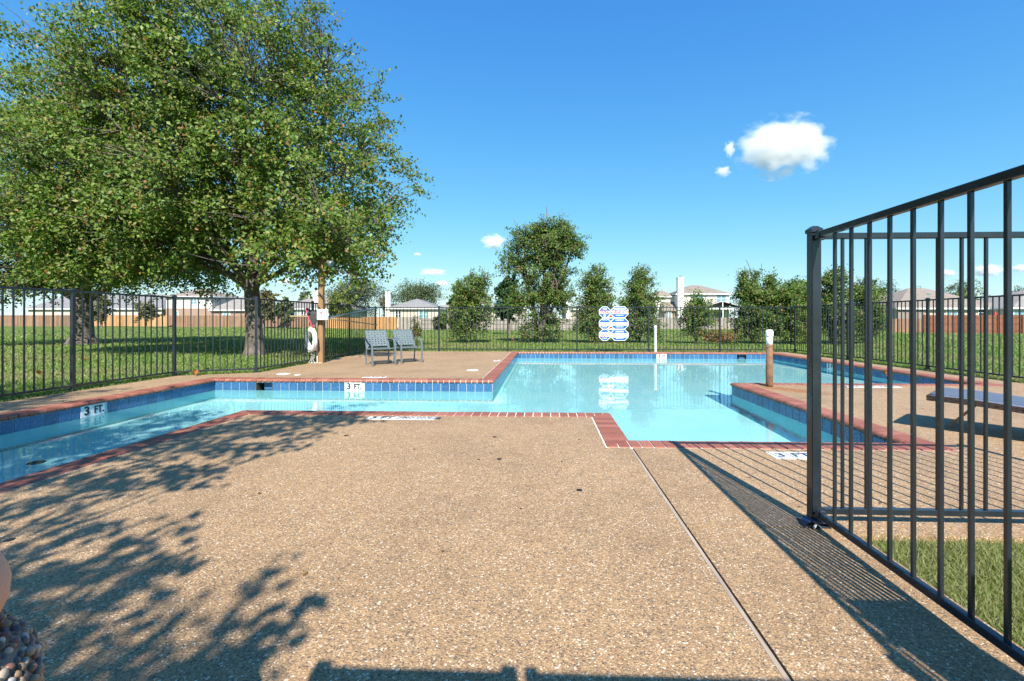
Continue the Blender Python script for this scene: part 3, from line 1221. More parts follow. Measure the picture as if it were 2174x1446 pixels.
# ------------------------------------------------------------------ wooden lamp post with safety gear
PX_, PY_ = -5.52, 10.86
lp = empty('lamp_post', (PX_, PY_, 0), R(3), 'square wooden post with a floodlight beside the fence', 'lamp post')
MB().box(-.058, .058, -.058, .058, 0, 2.62).obj('post', M['pole_wood'], lp, bevel=.006)
MB().tube([(.06, -.02, 2.40), (.12, -.03, 2.47), (.16, -.03, 2.47)], .018, 8).obj('arm', M['lamp'], lp)
lh = MB().lathe([(.03, 0), (.055, .03), (.06, .08), (.085, .12), (.085, .15)], 14).obj('floodlight', M['lamp'], lp, smooth=True, loc=(.15, -.03, 2.49), rot=(R(10), R(115), 0))
MB().lathe([(.078, .1505), (.06, .156)], 14).obj('lens', M['glass'], lh)
MB().tube([(.075 * math.cos(a), .075 * math.sin(a), 2.28) for a in [k * math.pi / 8 for k in range(17)]], .006, 5).obj('cable', M['rope'], lp)
bxo = empty('white_box', (PX_ + .10, PY_ - .135, 1.05), R(-14), 'white equipment box with a maroon shield emblem on the wooden post', 'box')
MB().box(-.115, .115, -.065, .065, 0, .27).obj('body', M['white'], bxo, bevel=.008)
MB().box(-.108, .108, -.073, -.0655, .012, .258).obj('door', M['white'], bxo, bevel=.004)
e = MB()
Mx = Matrix.Translation((.02, -.0735, .165)) @ Matrix.Rotation(R(90), 4, 'X')
e.prism([(-.032, .045), (-.032, .018), (.032, .018), (.032, .045)], 0, .002, Mx)
e.prism([(-.030, .012), (-.028, -.012), (0, -.032), (.028, -.012), (.030, .012)], 0, .002, Mx)
em = e.obj('shield_emblem', M['maroon'], bxo)
MB().box(-.012, .05, -.0765, -.0758, .161, .168).box(-.003, .043, -.0765, -.0758, .195, .201).obj('emblem_bar', M['white'], em)
ob = empty('outlet_box', (PX_ - .12, PY_ - .03, .30), 0, 'small white electrical outlet box low on the wooden post', 'box')
MB().box(-.045, .045, -.03, .03, 0, .17).obj('body', M['white'], ob, bevel=.005)
MB().box(-.012, .012, -.034, -.03, .05, .12).obj('socket', M['lamp'], ob)
MB().tube([(.03, 0, 0), (.03, 0, -.298)], .012, 8).obj('conduit', M['pvc'], ob)

# life ring
rg = empty('life_ring', (-5.73, 10.78, .58), R(-42), 'white foam life ring hanging by the lamp post', 'life ring')
b = MB()
NT, NR_ = 40, 12
for i in range(NT):
    a = 2 * math.pi * i / NT
    for k in range(NR_):
        q = 2 * math.pi * k / NR_
        rr = .235 + .072 * math.cos(q)
        b.v.append((rr * math.cos(a), .052 * math.sin(q), rr * math.sin(a)))
for i in range(NT):
    for k in range(NR_):
        b.f.append((i * NR_ + k, i * NR_ + (k + 1) % NR_, ((i + 1) % NT) * NR_ + (k + 1) % NR_, ((i + 1) % NT) * NR_ + k))
b.obj('ring', M['ring'], rg, smooth=True)
for k in range(4):
    a = math.pi / 4 + k * math.pi / 2 + .5
    for dl in (-.07, .07):
        b = MB()
        for q in range(13):
            pass
        b.tube([((.235 + .075 * math.cos(q)) * math.cos(a + dl), .055 * math.sin(q), (.235 + .075 * math.cos(q)) * math.sin(a + dl)) for q in [j * math.pi / 6 for j in range(13)]], .006, 5)
        b.obj('rope_band', M['rope'], rg)
b = MB()
b.tube([(.31 * math.cos(a), -.035 - .02 * math.sin(4 * a) ** 2, .31 * math.sin(a)) for a in [j * math.pi / 24 for j in range(49)]], .006, 5)
b.obj('grab_line', M['rope'], rg)
rp_ = MB()
rp_.tube([(0, .0, .30), (-.02, .03, .40), (-.05, .04, .46), (-.02, .04, .50), (.02, .05, .44), (.03, .05, .34)], .008, 6)
rp_.tube([(.0, .02, .30), (.03, .03, .38), (.06, .05, .44)], .008, 6)
rp_.obj('hanging_rope', M['rope'], rg)
coil = empty('throw_rope', (-5.70, 10.80, 0), 0, 'loose white throw rope trailing under the life ring', 'rope')
for k in range(3):
    x0 = -.04 + k * .03
    MB().tube([(x0, 0, .30), (x0 + .02, -.01, .18), (x0 - .01, -.02, .07), (x0 + .05 * k - .04, -.05, .012), (x0 + .07 * k, -.10, .012), (x0 + .09 * k + .06, -.06, .012)], .0045, 5).obj('strand', M['rope'], coil)

# leaf net and poles hung on the fence
nt_ = empty('leaf_net', (-5.73, 10.70, 1.0), 0, 'leaf skimmer net with pink frame and black bag hung on the fence', 'net')
rimpts = [(-.09, 0, .33), (-.07, -.01, .26), (.0, -.02, .08), (.07, -.02, -.10), (.09, -.015, -.11), (.10, 0, -.07), (.05, .08, .05), (-.02, .1, .25), (-.07, .05, .34), (-.09, 0, .33)]
MB().tube(rimpts, .017, 8).obj('frame', M['pink'], nt_, smooth=True)
b = MB()
bag = [Vector(p) for p in rimpts[:-1]]
tipc = [Vector((.26, .02, .27)), Vector((.30, .02, .20)), Vector((.25, .02, .11))]
n = len(bag)
rows = []
for lv in range(4):
    f = lv / 3
    rows.append([p.lerp(tipc[min(2, i // 3)], f) + Vector((0, .02 * math.sin(i * 2.1 + lv), -.03 * math.sin(f * 3) + .012 * math.sin(i * 3 + lv * 2))) for i, p in enumerate(bag)])
for r in rows:
    b.v += [tuple(p) for p in r]
for lv in range(3):
    for i in range(n):
        b.f.append((lv * n + i, lv * n + (i + 1) % n, (lv + 1) * n + (i + 1) % n, (lv + 1) * n + i))
b.obj('bag', M['net'], nt_, smooth=True)
MB().tube([(.07, 0, -.1), (.10, .02, -.22)], .013, 8).obj('handle_stub', M['pink'], nt_)


def pole(label, p, q, r, mat, cap):
    o = empty('pool_pole', p, 0, label, 'pole')
    d = Vector(q) - Vector(p)
    MB().tube([(0, 0, 0), d], r, 8).obj('tube', mat, o, smooth=True)
    MB().tube([d * .97, d * 1.01], r * 1.25, 8).obj('end_cap', cap, o)
    return o


pole('upper silver aluminium pool pole slanting up along the fence', (-5.60, 10.9, 1.08), (-5.70, 15.0, 1.46), .018, M['alu'], M['ink'])
pole('lower silver aluminium pool pole hung beside its twin on the fence', (-5.62, 10.9, 1.05), (-5.72, 14.3, 1.38), .018, M['alu'], M['ink'])
pole('tan pool pole lying level across the fence behind the net', (-5.78, 9.95, 1.14), (-5.76, 13.9, 1.14), .016, M['bronze'], M['pvc'])
pole('tan pool pole sloping down towards the far corner', (-5.55, 10.70, 1.13), (-5.70, 14.95, .90), .016, M['bronze'], M['bronze'])

# ------------------------------------------------------------------ strap chairs
def chair(loc, rz, label):
    o = empty('strap_chair', loc, rz, label, 'chair', 'grey strap chairs by the far fence')
    w = .27
    for s in (-1, 1):
        x = s * w
        MB().ribbon([(x, -.26, 0), (x, -.245, .30), (x, -.23, .46), (x, -.205, .55), (x, -.16, .595), (x, -.08, .615), (x, .10, .61), (x, .22, .60)], .042, .016, (1, 0, 0)).obj('front_leg', M['chair'], o)
        MB().ribbon([(x, .19, 0), (x, .165, .25), (x, .15, .38), (x, .22, .60)], .028, .016, (1, 0, 0)).obj('rear_leg', M['chair'], o)
        MB().ribbon([(s * .245, -.235, .395), (s * .245, 0, .375), (s * .245, .13, .37), (s * .245, .17, .42), (s * .245, .30, .79), (s * .24, .31, .81)], .022, .022, (1, 0, 0)).obj('side_frame', M['chair'], o)
    MB().ribbon([(-.245, -.235, .395), (-.12, -.238, .385), (.12, -.238, .385), (.245, -.235, .395)], .022, .022, (0, 1, 0)).obj('front_rail', M['chair'], o)
    MB().box(-.245, .245, .30, .318, .795, .815).obj('top_rail', M['chair'], o, bevel=.004)
    MB().box(-.245, .245, .15, .166, .375, .393).obj('rear_rail', M['chair'], o, bevel=.003)
    a, bb = Vector((0, .165, .43)), Vector((0, .306, .80))
    d = (bb - a).normalized()
    nrm = Vector((0, -d.z, d.y))
    L = (bb - a).length
    nh, nv = 7, 7
    # back webbing, over and under
    for k in range(nh):
        c = a + d * (L * (k + .5) / nh)
        pts = []
        for j in range(nv * 2 + 1):
            x = -.245 + .49 * j / (nv * 2)
            pts.append(Vector((x, 0, 0)) + c + nrm * (.0035 * math.cos(math.pi * (j - 1) / 2 + math.pi * k) if j % 2 else 0))
        MB().ribbon(pts, .034, .0022, d).obj('back_strap', M['strap'], o)
    for k in range(nv):
        x = -.245 + .49 * (k + .5) / nv
        pts = []
        for j in range(nh * 2 + 1):
            pts.append(Vector((x, 0, 0)) + a + d * (L * j / (nh * 2)) - nrm * (.0035 * math.cos(math.pi * (j - 1) / 2 + math.pi * k) if j % 2 else 0))
        MB().ribbon(pts, .045, .0022, (1, 0, 0)).obj('back_strap', M['strap'], o)
    for k in range(6):
        y = -.20 + k * .062
        MB().ribbon([(-.245, y, .392 - .06 * (y + .235)), (-.08, y, .375 - .06 * (y + .235)), (.08, y, .375 - .06 * (y + .235)), (.245, y, .392 - .06 * (y + .235))], .046, .0022, (0, 1, 0)).obj('seat_strap', M['strap'], o)
    for k in range(7):
        x = -.21 + k * .07
        MB().ribbon([(x, -.235, .388), (x, -.05, .372), (x, .155, .374)], .040, .0022, (1, 0, 0)).obj('seat_strap', M['strap'], o)
    return o


chair((-3.90, 10.46, 0), R(40), 'left grey strap chair, nearer the lamp post')
chair((-3.42, 11.02, 0), R(42), 'right grey strap chair, nearer the pool edge')

# ------------------------------------------------------------------ wicker chaise behind the near fence
ch = empty('chaise_lounge', (3.64, 4.40, 0), math.atan2(-.75, .66), 'dark wicker chaise lounge with slate blue top behind the near fence', 'lounge chair')
# local x along the lounge, local y across (far side positive)
LW, LL = .68, 1.90


def lz(x):
    return .345 - .02 * math.sin(math.pi * min(1, x / .35)) * 0 - .035 * sm((x - .15) / .7) + .05 * sm((x - 1.1) / .6)


b = MB()
nx = 26
for i in range(nx + 1):
    x = LL * i / nx
    for y, dz in ((.012, -.012), (.03, .003), (.2, .008), (.34, .009), (.48, .008), (LW - .03, .003), (LW - .012, -.012)):
        xx = max(x, .022 if i == 0 else 0)
        b.v.append((xx, y, lz(x) + dz - (.012 if i == 0 else 0)))
for i in range(nx):
    for k in range(6):
        b.f.append((i * 7 + k, i * 7 + 7 + k, i * 7 + 8 + k, i * 7 + k + 1))
b.obj('sling_top', M['sling'], ch, smooth=True)
# fine woven ribs of the top
rb = MB()
for k in range(60):
    x = .03 + k * .011
    rb.ribbon([(x, .03, lz(x) + .006), (x, .2, lz(x) + .011), (x, .34, lz(x) + .012), (x, .48, lz(x) + .011), (x, LW - .03, lz(x) + .006)], .006, .003, (1, 0, 0))
tag(rb.obj('woven_rib', M['sling'], ch), kind='stuff')
# woven rim: rows of alternating flat cane
for side in (0, 1):
    wv = MB()
    for row in range(4):
        for k in range(46):
            x0 = .02 + k * .041 + (row % 2) * .0205
            off = .006 if (k + row) % 2 else .001
            y = (-off if side == 0 else LW + off)
            z = lz(x0) - .014 - row * .0125
            wv.box(x0, x0 + .037, y - .004, y + .004, z - .0052, z + .0052)
    tag(wv.obj('wicker_weave', M['wicker'], ch, bevel=0), kind='stuff')
wv = MB()
for row in range(4):
    for k in range(17):
        y0 = .0 + k * .04 + (row % 2) * .02 - .01
        off = .006 if (k + row) % 2 else .001
        z = lz(0) - .014 - row * .0125
        wv.box(-off - .004, -off + .004, y0, min(y0 + .036, LW), z - .0052, z + .0052)
tag(wv.obj('wicker_weave', M['wicker'], ch), kind='stuff')
fr = MB()
for i in range(nx):
    x0, x1 = LL * i / nx, LL * (i + 1) / nx
    for y in (.008, LW - .008):
        fr.bar((x0, y, lz(x0) - .034), (x1, y, lz(x1) - .034), .014, .052)
fr.box(.002, .016, .0, LW, lz(0) - .06, lz(0) - .008).box(LL - .016, LL - .002, .0, LW, lz(LL) - .06, lz(LL) - .008)
fr.obj('rim_frame', M['wicker'], ch)
for yy, sgn in ((.36, 1), (.60, 1)):
    MB().ribbon([(.10, yy, 0), (.14, yy, .05), (.23, yy - .01, .16), (.31, yy - .02, .265)], .045, .022, (0, 1, 0)).obj('leg', M['teak'], ch)
for yy in (.12, .56):
    MB().ribbon([(1.62, yy, .27), (1.68, yy, .14), (1.72, yy, 0)], .045, .022, (0, 1, 0)).obj('leg', M['teak'], ch)

# ------------------------------------------------------------------ pebble-faced bin at the lower left corner
bn = empty('litter_bin', (-.83, .43, 0), 0, 'pebble faced round litter bin with salmon dome lid', 'bin')
BR, BH = .212, .645
MB().lathe([(BR - .004, 0), (BR - .004, BH - .05), (BR - .02, BH - .015), (BR - .05, BH)], 40).obj('drum', M['pebble_bed'], bn, smooth=True)
ico = bmesh.new()
bmesh.ops.create_icosphere(ico, subdivisions=2, radius=1)
IV = np.array([v.co[:] for v in ico.verts])
IF = np.array([[v.index for v in f.verts] for f in ico.faces])
ico.free()
Vs, Fs, Cs, off = [], [], [], 0
pal = np.array([(.42, .27, .15), (.25, .15, .09), (.50, .40, .30), (.16, .13, .13), (.62, .56, .48), (.34, .16, .12), (.12, .11, .12), (.45, .32, .22)])
zrow = .10
while zrow < BH + .015:
    tt = max(0, (zrow - (BH - .06)) / .075)
    rr = BR - .003 - .055 * tt ** 1.8
    nn = int(2 * math.pi * rr / .0130)
    for k in range(nn):
        a = 2 * math.pi * (k + random.uniform(-.35, .35)) / nn
        s = np.array([random.uniform(.005, .0095), random.uniform(.004, .0065), random.uniform(.0038, .007)])
        q = IV * s * (1 + rng.normal(0, .05, IV.shape))
        tw = random.uniform(-.8, .8)
        q = np.stack([q[:, 0] * math.cos(tw) - q[:, 2] * math.sin(tw), q[:, 1], q[:, 0] * math.sin(tw) + q[:, 2] * math.cos(tw)], 1)
        ca, sa = math.cos(a), math.sin(a)
        p = np.stack([-sa * q[:, 0] + ca * q[:, 1] + ca * rr, ca * q[:, 0] + sa * q[:, 1] + sa * rr, q[:, 2] + min(zrow, BH - .002) + random.uniform(-.003, .003)], 1)
        Vs.append(p)
        Fs.append(IF + off)
        off += len(IV)
        Cs.append(np.repeat(pal[[random.randrange(len(pal))]] * random.uniform(.4, .95), len(IV), 0))
    zrow += .0098
mp_, nt0, p0 = new_mat('bin_pebble')
at = N(nt0, 'ShaderNodeAttribute')
at.attribute_name = 'Col'
nt0.links.new(at.outputs['Color'], p0.inputs['Base Color'])
p0.inputs['Roughness'].default_value = .4
tag(inst('pebble_facing', np_mesh('pebble_facing', np.concatenate(Vs), np.concatenate(Fs), mp_, np.concatenate(Cs), True), bn), kind='stuff')
MB().lathe([(.10, BH - .005), (.150, BH + .0), (.166, BH + .012), (.178, BH + .03), (.184, BH + .048), (.185, BH + .062), (.182, BH + .078), (.174, BH + .096), (.16, BH + .113), (.14, BH + .128), (.112, BH + .143), (.08, BH + .153), (.02, BH + .16)], 40).obj('dome_lid', M['lid'], bn, smooth=True)

# ------------------------------------------------------------------ vegetation helpers
def unit(v):
    return v / np.maximum(np.linalg.norm(v, axis=1, keepdims=True), 1e-9)


def leaves(c, ln, wd, palette, weights=None, droop=.35, up=.5, jitter=.22, out=None, lit=0.9):
    """c: Nx3 leaf centres -> folded two-triangle leaves"""
    n = len(c)
    a = unit(rng.normal(0, 1, (n, 3)) + np.array([0, 0, -droop * 2]))
    nr = rng.normal(0, .8, (n, 3)) + np.array([0, 0, up * 1.6]) + np.array([.15, -.75, .75]) * lit
    if out is not None:
        nr = nr + out * .9
    b = unit(np.cross(a, nr))
    nr = unit(np.cross(b, a))
    s = rng.uniform(.7, 1.25, (n, 1))
    L, W = ln * s / 2, wd * s / 2
    fold = W * .35
    V = np.empty((n, 4, 3))
    V[:, 0] = c - a * L
    V[:, 1] = c - a * L * .12 + b * W + nr * fold
    V[:, 2] = c + a * L
    V[:, 3] = c - a * L * .12 - b * W + nr * fold
    i = np.arange(n)[:, None] * 4
    F = np.concatenate([i + np.array([0, 1, 2]), i + np.array([0, 2, 3])], 0)
    pal_ = np.array(palette)
    k = rng.choice(len(pal_), n, p=None if weights is None else np.array(weights) / sum(weights))
    col = pal_[k] * rng.uniform(1 - jitter, 1 + jitter, (n, 1))
    return V.reshape(-1, 3), F, np.repeat(col, 4, 0)


def sample_blobs(blobs, n, shell=.5, lump=.16):
    """points through a union of ellipsoids, denser towards the outside; returns points and outward directions"""
    w = np.array([(b[3] * b[4] * b[5]) ** .67 for b in blobs])
    k = rng.choice(len(blobs), n, p=w / w.sum())
    B = np.array([b[:6] for b in blobs])[k]
    d = unit(rng.normal(0, 1, (n, 3)))
    u_ = rng.uniform(0, 1, (n, 1)) ** .5
    r = shell * .6 + (1 - shell * .6) * u_
    ph = np.sin(d[:, 0:1] * 7 + k[:, None] * 1.7) * np.sin(d[:, 1:2] * 6 + 1.3 * k[:, None]) + np.sin(d[:, 2:3] * 8 + k[:, None])
    r = r * (1 + lump * .5 * ph)
    return B[:, :3] + d * B[:, 3:] * r, d


def limb_path(p0, p1, sag=.15, n=6):
    p0, p1 = np.array(p0, float), np.array(p1, float)
    L = np.linalg.norm(p1 - p0)
    pts = []
    w = rng.normal(0, .05 * L, 3)
    for i in range(n + 1):
        t = i / n
        p = p0 * (1 - t) + p1 * t
        p[2] += sag * L * math.sin(math.pi * t) * .6
        p += w * math.sin(math.pi * t)
        pts.append(p)
    return pts


def make_tree(name, label, base, forks, blobs, ncl, per, sig, leaf, palette, weights=None, trunk_r=.28, trunk_h=2.2, lean=(0, 0), cat='tree', group=None,
              mat='leaf', bark='bark', shell=.5, fruit=0, droop=.35, twigs=True, lump=.16, limb_r=.5, clump_flat=.7, roots=True, stem_n=10, extra=None):
    """tapered trunk, limbs reaching into the crown, twigs to each leaf cluster, leaf-sized faces through the crown"""
    bxx, byy, bz = base
    root = empty(name, base, 0, label, cat, group)
    tr = MB()
    top = Vector((lean[0], lean[1], trunk_h))
    seg = []
    for i in range(9):
        t = i / 8
        fl = 1 + .75 * max(0, 1 - t * 5) ** 2
        seg.append((Vector((lean[0] * t ** 1.3, lean[1] * t ** 1.3, trunk_h * t - .1 * (1 - t))), trunk_r * fl * (1 - .22 * t)))
    tr.tube([s[0] for s in seg], [s[1] for s in seg], stem_n)
    if roots:
        for k in range(7):
            a = k * .9 + .3
            q = rng.uniform(.75, 1.1)
            tr.tube([(math.cos(a) * trunk_r * .8, math.sin(a) * trunk_r * .8, trunk_r * .7), (math.cos(a) * trunk_r * 1.35 * q, math.sin(a) * trunk_r * 1.35 * q, trunk_r * .12), (math.cos(a) * trunk_r * 2.2 * q, math.sin(a) * trunk_r * 2.2 * q, -.06)],
                    [trunk_r * .34, trunk_r * .2, trunk_r * .07], 6)
    nodes = []
    for fx_, fy_, fz_, fr_ in forks:
        p1 = np.array([fx_, fy_, fz_])
        st = np.array([lean[0] * .9, lean[1] * .9, trunk_h * rng.uniform(.72, .98)])
        path = limb_path(st, p1, .10, 7)
        rad = [trunk_r * limb_r * fr_ * (1 - .85 * i / 7) + .012 for i in range(8)]
        tr.tube(path, rad, 7)
        nodes += [(p, r_) for p, r_ in list(zip(path, rad))[2:]]
        for q in range(4):
            i0 = rng.integers(2, 7)
            st2 = path[i0]
            e2 = st2 + (p1 - st) * rng.uniform(.1, .28) + rng.normal(0, .10, 3) * np.linalg.norm(p1 - st)
            pth = limb_path(st2, e2, .08, 4)
            rd = [rad[i0] * .55 * (1 - .8 * i / 4) + .008 for i in range(5)]
            tr.tube(pth, rd, 5)
            nodes += [(p, r_) for p, r_ in list(zip(pth, rd))[1:]]
    cc, dd = sample_blobs([(b[0], b[1], b[2], b[3], b[4], b[5]) for b in blobs], ncl, shell, lump)
    if extra is not None:
        ex = np.array(extra, float)
        cc = np.concatenate([cc, ex])
        dd = np.concatenate([dd, unit(rng.normal(0, 1, ex.shape) + np.array([0, .6, 0]))])
        ncl = len(cc)
    if nodes and twigs:
        NPt = np.array([n_[0] for n_ in nodes])
        NR2 = [n_[1] for n_ in nodes]
        for c in cc:
            dist = np.linalg.norm(NPt - c, axis=1) + np.maximum(0, (NPt[:, 2] - c[2])) * .6
            j = int(np.argmin(dist))
            tr.tube(limb_path(NPt[j], c, .06, 3), [min(.03, NR2[j] * .5), .014, .009, .005], 3, False)
    tr.obj('trunk', M[bark], root, smooth=True)
    n = ncl * per
    ci = np.repeat(np.arange(ncl), per)
    axis = unit(dd * .7 + rng.normal(0, .35, (ncl, 3)) + np.array([0, 0, -.35]))
    spray = rng.uniform(-1, 1, (n, 1)) * axis[ci] * sig * 2.0
    off_ = spray + rng.normal(0, .62, (n, 3)) * np.array([sig, sig, sig * clump_flat]) * rng.uniform(.6, 1.3, (ncl, 1))[ci]
    pts = cc[ci] + off_
    keep = pts[:, 2] > .12
    pts, o_ = pts[keep], dd[ci][keep]
    V, F, col = leaves(pts, leaf, leaf * .66, palette, weights, droop=droop, out=o_)
    # clusters differ in tone: sprigs of newer and older leaf
    tone = rng.uniform(.8, 1.2, ncl)[ci][keep]
    col = col * np.repeat(tone, 4)[:, None]
    inst('crown', np_mesh('crown', V, F, M[mat], col), root)
    if fruit:
        oc = np.array([(1, 0, 0), (-1, 0, 0), (0, 1, 0), (0, -1, 0), (0, 0, 1), (0, 0, -1)]) * .011
        of = np.array([(0, 2, 4), (2, 1, 4), (1, 3, 4), (3, 0, 4), (2, 0, 5), (1, 2, 5), (3, 1, 5), (0, 3, 5)])
        fc = np.repeat(cc[rng.choice(ncl, fruit)] + rng.normal(0, sig * .8, (fruit, 3)), 9, 0) + rng.normal(0, .035, (fruit * 9, 3))
        FV = (fc[:, None, :] + oc[None]).reshape(-1, 3)
        FF = (np.arange(len(fc))[:, None, None] * 6 + of[None]).reshape(-1, 3)
        tag(inst('fruit', np_mesh('fruit', FV, FF, M['fruit'], None, True), root), kind='stuff')
    return root


PEAR = [(.055, .105, .017), (.085, .16, .024), (.13, .205, .033), (.185, .245, .05), (.235, .215, .065), (.26, .14, .06), (.33, .14, .05)]
PEARW = [2.4, 5, 5.5, 4.6, 1.7, .55, .25]
OLIVE = [(.055, .085, .02), (.085, .12, .025), (.125, .14, .035), (.17, .16, .05), (.22, .16, .05)]

# the big pear in the left half of the picture
bp = (-8.85, 13.35, -.05)
make_tree('pear_tree', 'big leafy pear tree with forked trunk in front of the wooden fences', bp,
          [(-1.6, -.5, 6.6, 1.1), (.3, .4, 8.6, 1.1), (2.0, -.6, 6.4, .8), (-3.4, -1.0, 4.6, .8), (3.0, .4, 4.2, .6), (-2.6, 1.4, 7.4, .7), (.8, -2.2, 6.6, .7), (-4.6, .2, 5.4, .55), (1.4, 2.0, 7.0, .6), (-.8, -2.6, 5.0, .5), (-3.6, -.4, 8.4, .6), (-1.4, .2, 10.4, .6), (-5.9, -.5, 4.6, .5), (3.3, -2.0, 3.4, .45), (-2.6, -2.2, 6.6, .5), (2.2, .6, 8.0, .5), (-1.2, 2.4, 8.8, .5)],
          [(-.3, 0, 7.4, 4.0, 3.9, 4.4), (-2.9, -.4, 5.6, 3.4, 3.2, 3.4), (2.3, 0, 5.6, 2.5, 3.0, 2.9), (0, -1.5, 4.6, 3.4, 2.0, 2.3), (-4.6, -.3, 5.0, 2.6, 2.6, 2.7), (-1.0, 0, 9.6, 3.2, 3.0, 2.5),
           (2.7, -.3, 3.7, 1.7, 1.9, 1.5), (-3.4, -1.0, 3.3, 2.6, 1.8, 1.2), (-6.2, -.4, 4.0, 1.6, 1.8, 1.7), (2.9, -2.6, 2.75, 1.3, .9, .7), (4.1, -2.2, 2.75, 1.0, .8, .7), (3.4, -2.4, 3.2, 1.2, .9, .7), (-3.6, -.3, 8.3, 2.6, 2.6, 2.2)],
          2750, 56, .20, .105, PEAR, PEARW, trunk_r=.255, trunk_h=2.35, lean=(-.12, 0), fruit=750, lump=.22)
make_tree('pear_tree', 'second pear tree farther left with thick flared trunk behind the fence', (-20.6, 19.2, -.05),
          [(-2.6, -.4, 5.5, 1), (2.8, -.6, 5.0, 1), (.2, .5, 8.0, 1), (4.2, .3, 3.6, .7), (-4.0, .3, 3.6, .7), (1.2, -2.4, 5.5, .7)],
          [(0, 0, 6.6, 4.6, 4.2, 4.8), (3.6, -.5, 4.4, 3.0, 2.8, 2.3), (-3.2, -.5, 4.4, 3.2, 2.8, 2.6), (5.4, 0, 3.6, 1.8, 1.8, 1.3), (-2.0, -2.6, 2.6, 1.5, 1.2, 1.2), (1.2, -1.6, 9.2, 2.8, 2.6, 2.6)],
          1500, 50, .28, .12, [c for c in PEAR] + [(.24, .20, .06)], PEARW + [1.2], trunk_r=.42, trunk_h=2.1, fruit=260, lump=.2)
# a pear behind the viewpoint shades the near left deck
# low outer sprays of that tree, listed by where their shade falls on the deck
_spray = [(-2.6, 2.0), (-2.3, 1.9), (-2.05, 2.0), (-1.8, 2.0), (-2.4, 1.6), (-2.0, 1.65), (-1.75, 1.75), (-1.55, 2.0), (-1.9, 1.4), (-1.65, 1.5), (-1.45, 1.62), (-1.5, 1.32), (-1.3, 1.38),
          (-2.8, 1.5), (-2.6, 1.3), (-2.3, 1.25), (-2.1, 1.1), (-1.0, 1.2), (-1.12, 1.12), (-1.3, 1.1), (-3.0, 1.8), (-3.2, 1.5), (-2.9, 1.2), (-1.75, 1.1),
          (-2.6, 3.0), (-2.9, 2.6), (-3.1, 2.9), (-2.5, 3.5), (-2.75, 3.9), (-2.45, 4.3), (-2.3, 4.6), (-2.1, 4.75), (-3.0, 4.5), (-3.2, 4.0), (-3.3, 3.4), (-3.1, 5.0), (-2.7, 5.1),
          (-3.5, 2.5), (-3.5, 3.0), (-3.6, 5.6), (-3.2, 6.2), (-2.9, 6.6), (-2.9, 3.3), (-2.6, 4.1), (-3.0, 3.7), (-2.9, 4.8), (-2.5, 4.75), (-3.3, 2.4), (-3.0, 2.35), (-2.75, 2.75), (-2.85, 4.2), (-3.4, 4.5), (-2.35, 4.05), (-2.2, 4.35), (-1.95, 4.6), (-2.6, 4.5), (-2.3, 3.75), (-2.45, 3.2), (-2.65, 3.6), (-2.4, 2.85), (-2.2, 3.4), (-3.1, 3.5), (-2.95, 3.05), (-3.3, 2.7), (-2.6, 2.5), (-2.75, 4.7), (-3.1, 4.25), (-3.4, 3.8), (-3.6, 4.1), (-2.15, 4.85), (-2.4, 4.95), (-1.2, 1.38), (-1.1, 1.44), (-.95, 1.4), (-1.25, 1.28)]
_spray = [(x - .25 if y < 2.2 and x < -1.14 else x, y) for x, y in _spray]
_spray = [(x + .194 * z - (-6.1), y - 1.017 * z - (-3.6), z) for (x, y), z in zip(_spray, [3.6 + .5 * math.sin(k * 2.3) + max(0, _spray[k][1] - 2.6) * .75 for k in range(len(_spray))])]
make_tree('pear_tree', 'pear tree standing behind the viewpoint at left, known by its dappled shade', (-6.1, -3.6, 0),
          [(-2, 1, 6.0, 1), (2.2, 1, 5.6, 1), (.3, 2.4, 6.6, 1), (0, -2, 6.2, .8), (3.4, 2.6, 4.6, .7), (-2.4, 2.6, 5, .7), (4.2, 1.3, 3.9, .5)],
          [(0, .3, 6.2, 3.0, 3.3, 2.4), (1.9, 1.5, 5.3, 1.5, 2.4, 1.5), (-2.2, 1.6, 5.4, 2.2, 2.4, 1.6), (3.0, 2.2, 4.7, .7, 1.3, .9)],
          700, 46, .15, .10, PEAR, PEARW, trunk_r=.26, trunk_h=2.4, lump=.3, shell=.3, extra=_spray)

PHOT = [(.05, .105, .018), (.08, .15, .026), (.115, .19, .036), (.165, .215, .052), (.19, .135, .055), (.24, .125, .065)]
PHW = [3, 5, 4, 2.4, 1.3, .5]


def shrub(px, py, t, label, blobs, ncl, per, leafs=.10, stems=5, pal=PHOT, w=PHW, sig=.17, tr_=.06, group='tall shrubs in a row behind the far fence', name='photinia_shrub', cat='shrub', shell=.5, lump=.22):
    p = far(px, py, t)
    z = terrain(p.x, p.y)
    fk = []
    for k in range(stems):
        bb = blobs[k % len(blobs)]
        fk.append((bb[0] + rng.normal(0, .25) * bb[3], bb[1] + rng.normal(0, .25) * bb[4], bb[2] + rng.uniform(-.1, .5) * bb[5], 1))
    return make_tree(name, label, (p.x, p.y, z), fk, blobs, ncl, per, sig, leafs, pal, w, trunk_r=tr_, trunk_h=.25, cat=cat, group=group, mat='leaf', shell=shell, lump=lump, limb_r=.7, roots=False, droop=.2, stem_n=8)


